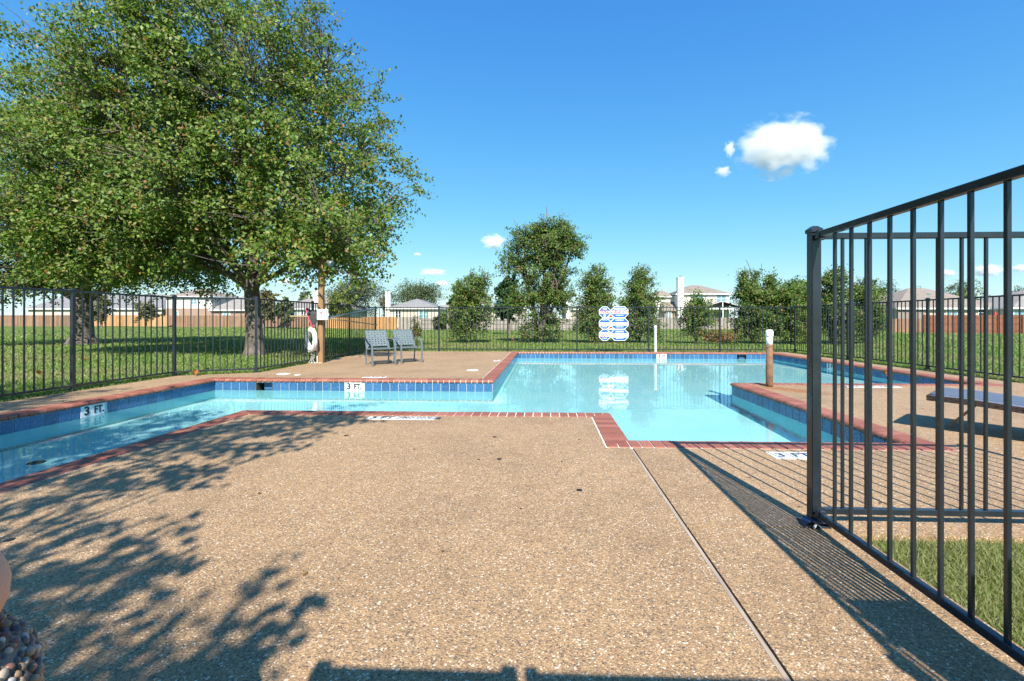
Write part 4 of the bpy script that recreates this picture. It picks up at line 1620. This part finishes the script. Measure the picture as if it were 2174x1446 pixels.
s_ = 21.5 / FPX
shrub(985, 728, 21.5, 'round shrub with a smaller tree top, left end of the shrub row', [(.1, 0, 1.25, 1.0, .9, 1.05), (.75, 0, 1.75, .75, .7, .8), (.45, 0, 2.7, .62, .6, .75), (.05, 0, 2.35, .45, .5, .45), (.85, 0, 2.9, .42, .4, .45), (-.2, 0, .75, .6, .6, .55)], 210, 62, .095)
shrub(1150, 730, 21.5, 'tallest tree of the shrub row with an open leaning crown', [(.05, 0, 1.0, 1.1, .85, .85), (.25, 0, 2.2, 1.3, .95, .9), (.15, 0, 3.4, 1.4, 1.1, .9), (.3, 0, 4.5, 1.6, 1.2, 1.0), (-.55, 0, 5.0, 1.0, .9, .8), (.75, 0, 5.2, .95, .9, .75), (-1.45, 0, 3.9, .7, .6, .6), (1.65, 0, 4.7, .5, .5, .5), (-1.05, 0, 2.1, .55, .5, .6), (-.75, -.4, .45, .3, .3, .35), (.1, 0, 5.5, .7, .6, .5)], 620, 66, .095, 11, cat='tree', tr_=.10, shell=.4, lump=.2)
shrub(1262, 730, 21.5, 'conical evergreen shrub behind the left half of the warning sign', [(0, 0, 1.0, 1.05, .9, .95), (.05, 0, 2.0, .95, .85, .8), (.05, 0, 2.9, .72, .65, .65), (.0, 0, 3.45, .38, .35, .42)], 240, 62, .09)
shrub(1358, 731, 21.5, 'conical evergreen shrub just right of the warning sign', [(0, 0, 1.0, 1.1, .9, .95), (.0, 0, 2.0, 1.0, .85, .8), (.0, 0, 2.85, .7, .6, .6), (.0, 0, 3.3, .34, .35, .42)], 240, 62, .09)
shrub(1478, 735, 20.5, 'vase shaped shrub with one tall sprig, in front of the white house', [(0, 0, 1.35, .85, .75, .65), (-.1, 0, .75, .5, .5, .5), (.1, 0, 1.75, .55, .5, .35), (-.05, 0, 2.35, .16, .16, .36)], 120, 55, .09)
shrub(1525, 738, 20.0, 'low orange tinted shrub at the foot of the vase shaped one', [(-.2, 0, .38, .55, .4, .3), (.3, 0, .28, .4, .35, .22)], 34, 45, .09, 3, [(.30, .12, .05), (.26, .16, .06), (.10, .13, .03)], [3, 2, 3])
shrub(1598, 738, 20.5, 'broad ragged shrub with thin top sprigs behind the rusty post', [(.0, 0, 1.0, .95, .9, .85), (.5, 0, 1.75, 1.1, 1.0, .7), (-.1, 0, 2.2, .65, .7, .6), (.8, 0, 2.4, .55, .6, .45), (-.4, 0, 2.95, .32, .3, .5), (.1, 0, 3.1, .2, .2, .45), (.75, 0, 2.9, .3, .3, .35)], 300, 60, .095, 8, shell=.3, lump=.3)
shrub(1680, 740, 20.0, 'dense shrub between the ragged shrub and the near corner post', [(.0, 0, .95, 1.0, .9, .85), (.1, 0, 1.75, .9, .9, .6), (0, 0, 2.2, .5, .5, .4)], 220, 60, .095)
shrub(1765, 738, 20.0, 'tall shrub seen through the first near pickets', [(.0, 0, 1.2, .95, .9, 1.1), (.0, 0, 2.4, .75, .8, .8), (.1, 0, 2.95, .4, .45, .45)], 220, 60, .095)
shrub(1835, 735, 20.5, 'rightmost shrub of the row, seen through the near pickets', [(.0, 0, 1.1, .85, .85, 1.0), (.0, 0, 2.1, .7, .75, .7), (.05, 0, 2.55, .4, .4, .4)], 180, 60, .095)
shrub(881, 716, 27.0, 'small thin sapling in the lawn behind the strap chairs', [(0, 0, .55, .25, .25, .5), (0, 0, 1.15, .18, .18, .3), (0, 0, .15, .35, .3, .12)], 26, 30, .10, 3, [(.08, .12, .025), (.2, .1, .04), (.14, .13, .03)], [2, 1, 1], group=None, name='sapling')

# distant trees
OAK = [(.040, .070, .020), (.060, .095, .028), (.085, .115, .036), (.11, .13, .05)]


def far_tree(px, py_top, t, wpx, label, pal=OAK, nb=7, dens=1.0, py_bot=690, name='oak_tree', w=None, rag=.5):
    p = far(px, 690, t)
    z = terrain(p.x, p.y)
    topz = CAM_H + (CY - py_top) / FPX * t - z
    rw = wpx / 2 / FPX * t
    blobs = [(0, 0, topz * .55, rw * .72, rw * .6, topz * .38)]
    for k in range(nb):
        a = rng.uniform(0, 2 * math.pi)
        h = rng.uniform(.38, .82)
        rr = rw * (.62 if h < .65 else .42)
        blobs.append((math.cos(a) * rr, math.sin(a) * rr * .6, topz * h, rw * rng.uniform(.3, .48), rw * .4, topz * rng.uniform(.13, .2)))
    blobs.append((0, 0, topz * .82, rw * .4, rw * .4, topz * .18))
    fk = [(b[0], b[1], b[2], 1) for b in blobs[1:6]]
    n = int(150 * dens)
    return make_tree(name, label, (p.x, p.y, z), fk, blobs, n, 40, rw * .12, .30, pal, w, trunk_r=topz * .035, trunk_h=topz * .3, group='distant trees behind the houses', mat='leaf_far', bark='bark_far', twigs=False, roots=False, lump=.3, stem_n=8)


far_tree(758, 590, 88, 150, 'wide grey green oak behind the fence, right of the lamp post', [(.07, .095, .045), (.095, .12, .06), (.12, .14, .07), (.05, .075, .035)], 9, 1.7)
far_tree(885, 592, 100, 125, 'dark oak rising behind the house with the white chimney', OAK, 9, 1.6)
far_tree(722, 614, 80, 60, 'small yellow green tree right of the lamp post', [(.12, .15, .03), (.17, .19, .035), (.08, .12, .03)], 5, .7)
far_tree(818, 612, 105, 70, 'sparse grey tree between the two oaks', [(.17, .16, .13), (.13, .13, .10), (.10, .11, .07)], 6, .5)
far_tree(648, 612, 112, 34, 'little dark tree beside the chimney of the low house', OAK, 4, .5)
far_tree(975, 600, 60, 66, 'light green tree peeping out behind the first shrub', [(.07, .13, .02), (.10, .17, .03), (.13, .19, .045)], 5, .8)
far_tree(1080, 588, 40, 66, 'dark leafy tree behind the tallest tree', [(.03, .075, .022), (.045, .10, .03), (.03, .06, .02)], 6, 1.2)
far_tree(1690, 588, 62, 120, 'round green tree top behind the broad shrubs', [(.06, .12, .02), (.085, .15, .03), (.11, .16, .035)], 7, 1.2)
far_tree(1880, 604, 90, 130, 'grey green tree line tree right of the near post', OAK, 7, 1.2)
far_tree(1945, 618, 95, 110, 'dark tree left of the brown roofed house', OAK, 7, 1.0)
far_tree(2040, 596, 85, 110, 'yellow green tree rising behind the brown roof', [(.10, .13, .03), (.14, .16, .04), (.08, .11, .025)], 7, 1.0)
far_tree(2165, 612, 90, 70, 'yellow green tree at the right picture edge', [(.10, .13, .03), (.14, .16, .04), (.08, .11, .025)], 5, .8)
far_tree(560, 612, 62, 70, 'brownish tree half hidden by the big pear trunk', [(.20, .15, .08), (.16, .14, .06), (.10, .12, .035)], 6, .8)
far_tree(605, 632, 60, 46, 'green garden tree right of the big pear trunk', [(.07, .11, .03), (.10, .14, .035), (.14, .13, .05)], 5, .7)
far_tree(215, 628, 66, 56, 'thin brown green tree in front of the grey roof', [(.13, .13, .06), (.17, .15, .08), (.09, .11, .04)], 5, .45)
far_tree(310, 640, 66, 60, 'low olive tree behind the new cedar fence', [(.13, .13, .06), (.17, .15, .08), (.09, .11, .04)], 5, .4)
far_tree(935, 668, 62, 40, 'low dark bush at the corner of the beige house', OAK, 3, .4)

# ------------------------------------------------------------------ wooden fences of the gardens
def wood_fence(px0, px1, t0, t1, mat, label, h=1.83, back=False):
    a, b_ = far(px0, 690, t0), far(px1, 690, t1)
    a.z = b_.z = 0
    d = b_ - a
    L = d.length
    ang = math.atan2(d.y, d.x)
    zb = min(terrain(a.x, a.y), terrain(b_.x, b_.y))
    root = empty('wooden_fence', (a.x, a.y, zb - .05), ang, label, 'fence', 'wooden garden fences along the lawn')
    n = int(L / .15)
    bb = MB()
    for k in range(n):
        hh = h + .05 + random.uniform(-.02, .02)
        o = random.uniform(0, .008)
        bb.box(k * .15, k * .15 + .143, o, o + .018, 0, hh)
    tag(bb.obj('board', M[mat], root), kind='stuff')
    ys_ = (-.045, -.001) if back else (.028, .07)
    for z in (.3, 1.0, 1.6):
        MB().box(0, L, ys_[0], ys_[1], z * h / 1.83, z * h / 1.83 + .09).obj('rail', M[mat], root)
    for k in range(int(L / 2.4) + 1):
        x = min(k * 2.4, L - .1)
        MB().box(x, x + .1, ys_[0] - (.06 if back else -.0), ys_[1] + (0 if back else .06), 0, h + .08).obj('fence_post', M[mat], root)
    return root


wood_fence(-60, 181, 76, 73.5, 'wood_brown', 'old brown wooden fence at far left, behind the second pear trunk')
wood_fence(181.5, 358, 73, 73, 'wood_new', 'new orange cedar fence in front of the grey roofed house')
wood_fence(358.5, 670, 69, 67, 'wood_brown', 'long brown wooden fence behind the big pear trunk')
wood_fence(670.5, 694, 66.8, 66.5, 'wood_grey', 'short grey wooden fence stretch just left of the lamp post')
wood_fence(694.5, 845, 66.5, 65, 'wood_new', 'bright orange cedar fence behind the pool poles')
wood_fence(845.5, 893, 65, 65, 'wood_grey', 'grey wooden fence stretch under the beige house windows')
wood_fence(893.5, 1005, 63, 62, 'wood_grey', 'grey fence with pale rails facing the lawn, left of the round shrub', 1.65, True)
wood_fence(1005.5, 1235, 62, 64, 'wood_grey', 'grey weathered fence behind the tallest tree', 1.65, True)
wood_fence(1235.5, 1720, 66, 72, 'wood_grey', 'long grey fence in front of the white two storey house')
wood_fence(1895, 1960, 47, 47, 'wood_brown', 'lower brown fence stretch left of the red stained fence', 1.5)
wood_fence(1960.5, 2400, 45, 44.5, 'wood_red', 'red stained fence showing its rails at far right', 1.83, True)

# ------------------------------------------------------------------ houses
def hip_roof(b, x0, x1, y0, y1, ze, zt, over=.45, ridge=None):
    """hip roof over a rectangle, ridge along the longer side"""
    x0, x1, y0, y1 = x0 - over, x1 + over, y0 - over, y1 + over
    w, d = x1 - x0, y1 - y0
    if w >= d:
        k = d / 2 if ridge is None else ridge
        r = [(x0 + k, (y0 + y1) / 2, zt), (x1 - k, (y0 + y1) / 2, zt)]
        f = [(0, 1, 5, 4), (1, 2, 5), (2, 3, 4, 5), (3, 0, 4)]
    else:
        k = w / 2 if ridge is None else ridge
        r = [((x0 + x1) / 2, y0 + k, zt), ((x0 + x1) / 2, y1 - k, zt)]
        f = [(0, 1, 4), (1, 2, 5, 4), (2, 3, 5), (3, 0, 4, 5)]
    b.add([(x0, y0, ze), (x1, y0, ze), (x1, y1, ze), (x0, y1, ze)] + r, f + [(3, 2, 1, 0)])


class House:
    def __init__(self, px, t, label, depth=9.0):
        self.t = t
        p = far(px, 690, t)
        self.o = Vector((p.x, p.y, terrain(p.x, p.y) - .1))
        self.px = px
        self.root = empty('house', self.o, YAW, label, 'house', 'houses behind the lawn')
        self.dep = depth

    def X(self, px):
        return (px - self.px) / FPX * self.t

    def Z(self, py):
        return CAM_H + (CY - py) / FPX * self.t - self.o.z

    def wall(self, p0, p1, ztop, mat, y0=0.0, dep=None, zbot=0.0, name='wall'):
        return MB().box(self.X(p0), self.X(p1), y0, y0 + (dep or self.dep), zbot, ztop).obj(name, M[mat], self.root)

    def roof(self, p0, p1, ze, zt, mat, y0=0.0, dep=None, over=.45, ridge=None):
        b = MB()
        hip_roof(b, self.X(p0), self.X(p1), y0, y0 + (dep or self.dep), ze, zt, over, ridge)
        r = b.obj('roof', M[mat], self.root)
        x0, x1 = self.X(p0) - over, self.X(p1) + over
        MB().box(x0 - .02, x1 + .02, y0 - over - .03, y0 - over + .01, ze - .2, ze + .02).box(x0 - .03, x0 + .01, y0 - over, y0 + (dep or self.dep) + over, ze - .2, ze + .02).box(x1 - .01, x1 + .03, y0 - over, y0 + (dep or self.dep) + over, ze - .2, ze + .02).obj('fascia', M['trim'], r)
        return r

    def chimney(self, p0, p1, ptop, mat='trim', y0=.3, roof=None, zb=0.0):
        c = MB().box(self.X(p0), self.X(p1), y0, y0 + (self.X(p1) - self.X(p0)) * .8, zb, self.Z(ptop)).obj('chimney', M[mat], self.root)
        MB().box(self.X(p0) - .06, self.X(p1) + .06, y0 - .06, y0 + (self.X(p1) - self.X(p0)) * .8 + .06, self.Z(ptop) - .12, self.Z(ptop) + .06).obj('chimney_cap', M[mat], c)
        m_ = (self.X(p0) + self.X(p1)) / 2
        MB().lathe([(.16, 0), (.16, .22), (.22, .24), (.22, .3)], 10, (m_, y0 + .35, self.Z(ptop) + .05)).obj('flue', M['alu'], c)
        return c

    def window(self, p0, p1, y_top, y_bot, glass='glass', y=0.0, mull=True):
        x0, x1, z0, z1 = self.X(p0), self.X(p1), self.Z(y_bot), self.Z(y_top)
        w = MB()
        k = .09
        w.box(x0 - k, x1 + k, y - .06, y - .002, z1, z1 + k).box(x0 - k, x1 + k, y - .07, y - .002, z0 - k, z0).box(x0 - k, x0, y - .06, y - .002, z0, z1).box(x1, x1 + k, y - .06, y - .002, z0, z1)
        if mull:
            m_ = (x0 + x1) / 2
            w.box(m_ - .05, m_ + .05, y - .055, y - .002, z0, z1)
        zm = (z0 + z1) / 2
        w.box(x0, x1, y - .05, y - .002, zm - .025, zm + .025)
        f = w.obj('window', M['trim'], self.root)
        MB().box(x0, x1, y - .03, y - .004, z0, z1).obj('pane', M[glass], f)
        return f

    def vent(self, px, py, y):
        MB().box(self.X(px) - .2, self.X(px) + .2, y - .2, y + .2, self.Z(py) - .3, self.Z(py)).obj('roof_vent', M['alu'], self.root)


h = House(235, 86, 'low house with wide grey roof behind the new cedar fence', 10)
h.wall(60, 345, h.Z(655), 'siding_beige')
h.roof(60, 345, h.Z(655), h.Z(622), 'roof_grey', ridge=4.0)
for a, b_ in ((205, 228), (150, 162), (300, 318)):
    h.window(a, b_, 659, 672)
h = House(420, 84, 'two storey white house with brick ground floor seen through the pear leaves', 8)
h.wall(352, 452, h.Z(655), 'hbrick', 0)
h.wall(352.3, 451.7, h.Z(629), 'siding_grey', .03, 7.9, h.Z(656))
h.roof(352, 452, h.Z(629), h.Z(610), 'roof_brown')
h.wall(452.5, 545, h.Z(658), 'hbrick', -.5)
h.roof(455, 545, h.Z(658), h.Z(622), 'roof_taupe', -.5, 8)
h.window(366, 374, 634, 644)
h.window(405, 418, 634, 646)
h.window(367, 378, 661, 672)
h.window(478, 492, 661, 672, y=-.5)
h = House(660, 82, 'low white house with brick toned roof and white chimney left of the lamp post', 9)
h.wall(588, 742, h.Z(655), 'siding_white')
h.roof(588, 742, h.Z(655), h.Z(628), 'roof_taupe')
h.chimney(655, 667, 615, y0=2.0)
h.window(616, 630, 659, 676)
h.window(640, 650, 660, 676, 'glass_dark')
h.window(700, 716, 660, 674, 'glass_dark')
h = House(873, 76, 'beige low house with white chimney and double windows behind the strap chairs', 9)
h.wall(824, 930, h.Z(655), 'siding_beige')
h.roof(826, 929, h.Z(654), h.Z(633), 'roof_grey', ridge=2.7)
h.chimney(819, 829, 620, y0=-.2, mat='trim')
h.window(840, 851, 657, 678, 'glass_dark')
h.window(890, 908, 659, 676)
h.vent(897, 641, 2.6)
h.vent(906, 643, 2.6)
h = House(962, 96, 'small house corner with a pinkish gable left of the round shrub', 7)
h.wall(936, 1000, h.Z(652), 'hbrick_pale')
h.roof(936, 1000, h.Z(652), h.Z(636), 'roof_taupe')
h = House(1075, 78, 'tan low house with a dark double window behind the first shrubs', 8)
h.wall(1036, 1118, h.Z(653), 'siding_tan')
h.roof(1036, 1118, h.Z(653), h.Z(632), 'roof_taupe')
h.window(1062, 1080, 656, 677, 'glass_dark')
MB().box(h.X(1052), h.X(1072), -.6, -.2, h.Z(649), h.Z(641)).obj('solar_panel', M['blue'], h.root)
h = House(1225, 84, 'low brown roofed house with white chimney between tallest tree and cone shrub', 8)
h.wall(1200, 1290, h.Z(656), 'siding_tan')
h.roof(1200, 1290, h.Z(656), h.Z(645), 'roof_brown')
h.chimney(1201, 1210, 622, y0=-.4)
h = House(1480, 88, 'white two storey house with tall white chimney and hipped brown roof', 9)
h.wall(1438, 1548, h.Z(624), 'siding_white')
h.roof(1438, 1548, h.Z(623.5), h.Z(602), 'roof_brown', ridge=4.6)
h.wall(1395, 1437.5, h.Z(628), 'siding_white', 2.2, 6)
h.roof(1395, 1437.5, h.Z(628), h.Z(614), 'roof_brown', 2.2, 6, ridge=1.5)
h.wall(1412, 1437.5, h.Z(659), 'hbrick_pale', .2, 1.95)
b = MB()
x0, x1 = h.X(1405), h.X(1437)
b.add([(x0, -.3, h.Z(659)), (x1, -.3, h.Z(659)), (x1, 2.2, h.Z(640)), (x0 + .4, 2.2, h.Z(640)), (x0, -.3, h.Z(660.5)), (x1, -.3, h.Z(660.5)), (x1, 2.2, h.Z(641.5)), (x0 + .4, 2.2, h.Z(641.5))],
      [(0, 1, 2, 3), (7, 6, 5, 4), (0, 4, 5, 1), (1, 5, 6, 2), (2, 6, 7, 3), (3, 7, 4, 0)])
b.obj('side_roof', M['roof_brown'], h.root)
h.chimney(1436, 1448.5, 590, y0=-.9)
h.window(1474, 1492, 627, 643, mull=True)
h.window(1521, 1541, 626, 642.5, mull=True)
h.window(1415, 1424, 662, 675)
h.window(1515, 1538, 662, 680, 'glass_dark')
# patio cover with gable
pc = MB()
xa, xm, xb = h.X(1478), h.X(1519), h.X(1560)
za, zm_ = h.Z(653), h.Z(641)
pc.add([(xa, -3.2, za), (xm, -3.2, zm_), (xb, -3.2, za), (xa, 0, za), (xm, 0, zm_), (xb, 0, za), (xa, -3.2, za - .25), (xb, -3.2, za - .25), (xa, 0, za - .25), (xb, 0, za - .25)],
       [(0, 1, 4, 3), (1, 2, 5, 4), (6, 7, 9, 8)])
pcr = pc.obj('patio_roof', M['roof_brown'], h.root)
MB().bar((xa, -3.25, za), (xm, -3.25, zm_), .06, .22, (0, 1, 0)).bar((xm, -3.25, zm_), (xb, -3.25, za), .06, .22, (0, 1, 0)).box(xa, xb, -3.3, -3.2, za - .45, za - .15).box(xm - .08, xm + .08, -3.3, -3.22, za - .2, zm_ - .1).obj('gable_trim', M['trim'], pcr)
for q in (xa + .15, xm, xb - .2):
    MB().box(q, q + .15, -3.25, -3.1, 0, za - .4).obj('patio_post', M['trim'], h.root)
h = House(2060, 61, 'low brick house with wide brown hipped roof at far right', 11)
h.wall(1905, 2135, h.Z(655), 'siding_tan')
h.wall(1905, 1962, h.Z(656), 'hbrick_dark', -.12, .2)
h.roof(1905, 2135, h.Z(654), h.Z(606), 'roof_brown', ridge=6.6)
h.window(2010, 2031, 655, 669)
h.window(2077, 2100, 656, 672, 'glass_dark')
h.window(1914, 1922, 657, 670)
h.vent(2020, 620, 3.5)
h.vent(2068, 613, 4.5)
h = House(2230, 58, 'second brown roofed house cut off by the right picture edge', 10)
h.wall(2148, 2420, h.Z(654), 'siding_tan')
h.roof(2150, 2420, h.Z(653), h.Z(608), 'roof_taupe', ridge=8)
h.window(2152, 2174, 655, 669)
# closed red patio umbrella above the stained fence
pu = far(2113, 690, 50)
um = empty('patio_umbrella', (pu.x, pu.y, terrain(pu.x, pu.y)), 0, 'closed red patio umbrella above the red stained fence', 'umbrella')
MB().lathe([(.03, 0), (.03, 1.2)], 8).obj('pole', M['pvc'], um)
MB().lathe([(.16, 1.1), (.24, 1.25), (.20, 1.8), (.08, 2.2), (.02, 2.38)], 10).obj('canopy', M['umbrella'], um, smooth=True)
# cut stump in the lawn behind the far fence
ps_ = far(1088, 728, 22.5)
st = empty('tree_stump', (ps_.x, ps_.y, terrain(ps_.x, ps_.y)), 0, 'small split tree stump in the lawn left of the tallest tree', 'stump')
MB().tube([(0, 0, -.05), (.0, 0, .12), (-.03, 0, .24), (-.04, 0, .34)], [.09, .07, .06, .02], 9).tube([(.05, 0, -.02), (.12, -.02, .05), (.2, -.02, .03)], [.06, .05, .02], 7).obj('wood', M['pole_wood'], st)

# ------------------------------------------------------------------ grass
GREEN = np.array([(.080, .150, .022), (.115, .20, .034), (.155, .235, .05), (.24, .25, .10), (.36, .33, .19)])


def grass(name, P, h, w, wts, kind='stuff', lean=.5):
    n = len(P)
    az = rng.uniform(0, 2 * math.pi, n)
    d = np.stack([np.cos(az), np.sin(az), np.zeros(n)], 1)
    hh = (h if np.ndim(h) else np.full(n, h)) * rng.uniform(.55, 1.3, n)
    ww = (w if np.ndim(w) else np.full(n, w)) * rng.uniform(.7, 1.3, n)
    bend = rng.normal(0, lean, (n, 2))
    V = np.empty((n, 3, 3))
    V[:, 0] = P - d * ww[:, None] / 2
    V[:, 1] = P + d * ww[:, None] / 2
    V[:, 2] = P + np.concatenate([bend * hh[:, None], hh[:, None]], 1)
    F = np.arange(n * 3).reshape(-1, 3)
    k = rng.choice(len(GREEN), n, p=np.array(wts) / sum(wts))
    # patches of drier turf
    dry = np.sin(P[:, 0] * .7 + 1.1 * np.sin(P[:, 1] * .45)) * np.sin(P[:, 1] * .62 + .8 * np.sin(P[:, 0] * .33))
    col = GREEN[k] * rng.uniform(.9, 1.4, (n, 1))
    f = np.clip(dry * .7 + .1, 0, .6)[:, None]
    col = col * (1 - f) + np.array([(.27, .25, .11)]) * f
    o = inst(name, np_mesh(name, V.reshape(-1, 3), F, M['grass'], np.repeat(col, 3, 0)))
    return tag(o, {'grass': 'short mown lawn grass around the pool deck'}.get(name), 'grass', None, kind)


def lawn_points():
    # field: density thins with distance
    n = 470000
    u_ = rng.uniform(0, 1, n)
    r = 1 / (1 / 6.5 * (1 - u_) + 1 / 75.0 * u_)
    th = rng.uniform(R(-55), R(53), n) - YAW
    x, y = r * np.sin(th), r * np.cos(th)
    ins = ((x > -6.97) & (x < 7.95) & (y < 8.25)) | ((x > -5.76) & (x < 7.95) & (y < 15.03)) | ((x > -6.97) & (x < -5.7) & (y < 8.25 + (x + 6.95) * .48))
    x, y, r = x[~ins], y[~ins], r[~ins]
    z = np.array([terrain(a, b) for a, b in zip(x, y)])
    return np.stack([x, y, z - .004], 1), r


Pg, rg_ = lawn_points()
grass('grass', Pg, .045 + .0011 * rg_, .009 + .0011 * rg_, [3, 5, 4, 1.6, .7], lean=.7)
n = 60000
Pn = np.stack([rng.uniform(1.535, 3.3, n), rng.uniform(.2, 2.245, n), np.full(n, -.032)], 1)
gn = grass('grass', Pn, .036, .0042, [3, 5, 4, 2.2, 1.3], lean=.8)
gn['label'] = 'near patch of grass behind the big right hand fence bay'
gn['category'] = 'grass'

# fallen leaves
for k, (px, py) in enumerate(((185, 767), (85, 803), (415, 801), (1880, 800), (880, 735))):
    t = 1.08 * FPX / (py - CY)
    p = far(px, py, t)
    V, F, col = leaves(np.zeros((3, 3)) + rng.normal(0, .03, (3, 3)), .13, .09, [(.32, .13, .04)], droop=0, up=2)
    o = inst('fallen_leaf', np_mesh('fallen_leaf', V, F, M['leaf'], col), None, (p.x, p.y, max(.06, terrain(p.x, p.y) + .06)))
    tag(o, ['curled orange leaf on the grass left of the long fence bay', 'orange leaf on the grass under the leftmost fence bay', 'dry leaf at the foot of the short fence bay', 'dry leaf on the grass by the right side fence', 'dry leaf near the right strap chair'][k], 'leaf')

# leaf litter: scraps on the deck and a few specks afloat
lt = np.concatenate([np.stack([rng.uniform(-6.8, 7.5, 900), rng.uniform(1.4, 14.9, 900), np.full(900, .006)], 1)])
inp = np.zeros(len(lt), bool)
for q, (x, y, z) in enumerate(lt):
    c_ = False
    for k in range(NP_):
        (x0, y0), (x1, y1) = POOL[k], POOL[(k + 1) % NP_]
        if (y0 > y) != (y1 > y) and x < (x1 - x0) * (y - y0) / (y1 - y0) + x0:
            c_ = not c_
    inp[q] = c_
on_deck = lt[~inp & ((lt[:, 1] > 2.5) | (lt[:, 0] < 1.3)) & ((lt[:, 0] > -5.6) | (lt[:, 1] < 8.0))][:150]
afloat = lt[inp][:60].copy()
afloat[:, 2] = WATER_Z + .002
for pts_, ln_, nm_, lb_ in ((on_deck, .028, 'leaf_litter', 'small dry leaf scraps scattered over the pool deck'), (afloat, .016, 'leaf_litter', 'tiny leaf specks floating on the pool water')):
    V, F, col = leaves(pts_, ln_, ln_ * .6, [(.16, .09, .04), (.24, .15, .07), (.10, .07, .04)], droop=0, up=3, lit=0)
    V = V.reshape(-1, 4, 3)
    V[:, :, 2] = pts_[:, None, 2] + (V[:, :, 2] - pts_[:, None, 2]) * .25
    tag(inst(nm_, np_mesh(nm_, V.reshape(-1, 3), F, M['leaf'], col)), lb_, 'leaves', None, 'stuff')

# ------------------------------------------------------------------ clouds (far-off bodies of water droplets)
def mat_cloud(dens, seed):
    m = bpy.data.materials.new('cloud_vapour')
    m.use_nodes = True
    nt = m.node_tree
    nt.nodes.remove(nt.nodes['Principled BSDF'])
    co = obco(nt)
    mp = N(nt, 'ShaderNodeMapping')
    mp.inputs['Location'].default_value = (seed, seed * .7, seed * .3)
    nt.links.new(co, mp.inputs[0])
    nz = noise(nt, mp.outputs[0], 1.9, 7.0, 0.62)
    ln = N(nt, 'ShaderNodeVectorMath', operation='LENGTH')
    nt.links.new(co, ln.inputs[0])
    a = N(nt, 'ShaderNodeMath', operation='MULTIPLY_ADD')       # 1.15*n - r
    nt.links.new(nz, a.inputs[0])
    a.inputs[1].default_value = 2.1
    neg = N(nt, 'ShaderNodeMath', operation='MULTIPLY')
    nt.links.new(ln.outputs['Value'], neg.inputs[0])
    neg.inputs[1].default_value = -1.0
    nt.links.new(neg.outputs[0], a.inputs[2])
    d = N(nt, 'ShaderNodeMapRange')
    d.inputs[1].default_value = 0.27
    d.inputs[2].default_value = 0.85
    d.inputs[3].default_value = 0.0
    d.inputs[4].default_value = dens
    nt.links.new(a.outputs[0], d.inputs[0])
    v = N(nt, 'ShaderNodeVolumePrincipled')
    v.inputs['Color'].default_value = (.99, .99, .99, 1)
    v.inputs['Anisotropy'].default_value = 0.0
    nt.links.new(d.outputs[0], v.inputs['Density'])
    nt.links.new(v.outputs[0], nt.nodes['Material Output'].inputs['Volume'])
    return m


def cloud(px, py, wpx, hpx, label, dens=1.0, t=1600.0, roll=0.0):
    p = far(px, py, t)
    sx, sz = wpx / 2 / FPX * t, hpx / 2 / FPX * t
    bm = bmesh.new()
    bmesh.ops.create_icosphere(bm, subdivisions=3, radius=1.0)
    me = bpy.data.meshes.new('cloud')
    bm.to_mesh(me)
    bm.free()
    me.materials.append(mat_cloud(dens * 7.0 / sx, px * .013))
    o = inst('cloud', me, None, p, (0, roll, YAW), (sx * 1.15, sx * .7, sz * 1.15))
    return tag(o, label, 'cloud', 'small fair weather clouds')


cloud(1662, 310, 205, 128, 'largest white puffy cloud high right of centre', 1.0, roll=R(-6))
cloud(1549, 316, 24, 38, 'thin cloud wisp just left of the largest cloud', .35)
cloud(1535, 364, 34, 26, 'little cloud wisp below left of the largest cloud', .4)
cloud(1047, 514, 56, 34, 'small cloud left of the tallest tree', .8)
cloud(918, 578, 60, 17, 'flat bright cloud above the dark oak', 1.0)
cloud(938, 602, 32, 14, 'smallest flat cloud right above the beige house', .9)
cloud(886, 540, 18, 9, 'tiny faint cloud above the flat bright one', .5)
cloud(606, 599, 34, 16, 'low white cloud right of the big pear trunk', .9)
cloud(755, 584, 40, 16, 'faint low cloud above the wide oak', .35)
cloud(2098, 574, 66, 26, 'low cloud bank seen through the near pickets', .8)
cloud(2010, 580, 46, 18, 'small cloud left of the low bank, between near pickets', .6)
cloud(2168, 570, 40, 20, 'cloud at the right picture edge above the roofs', .6)
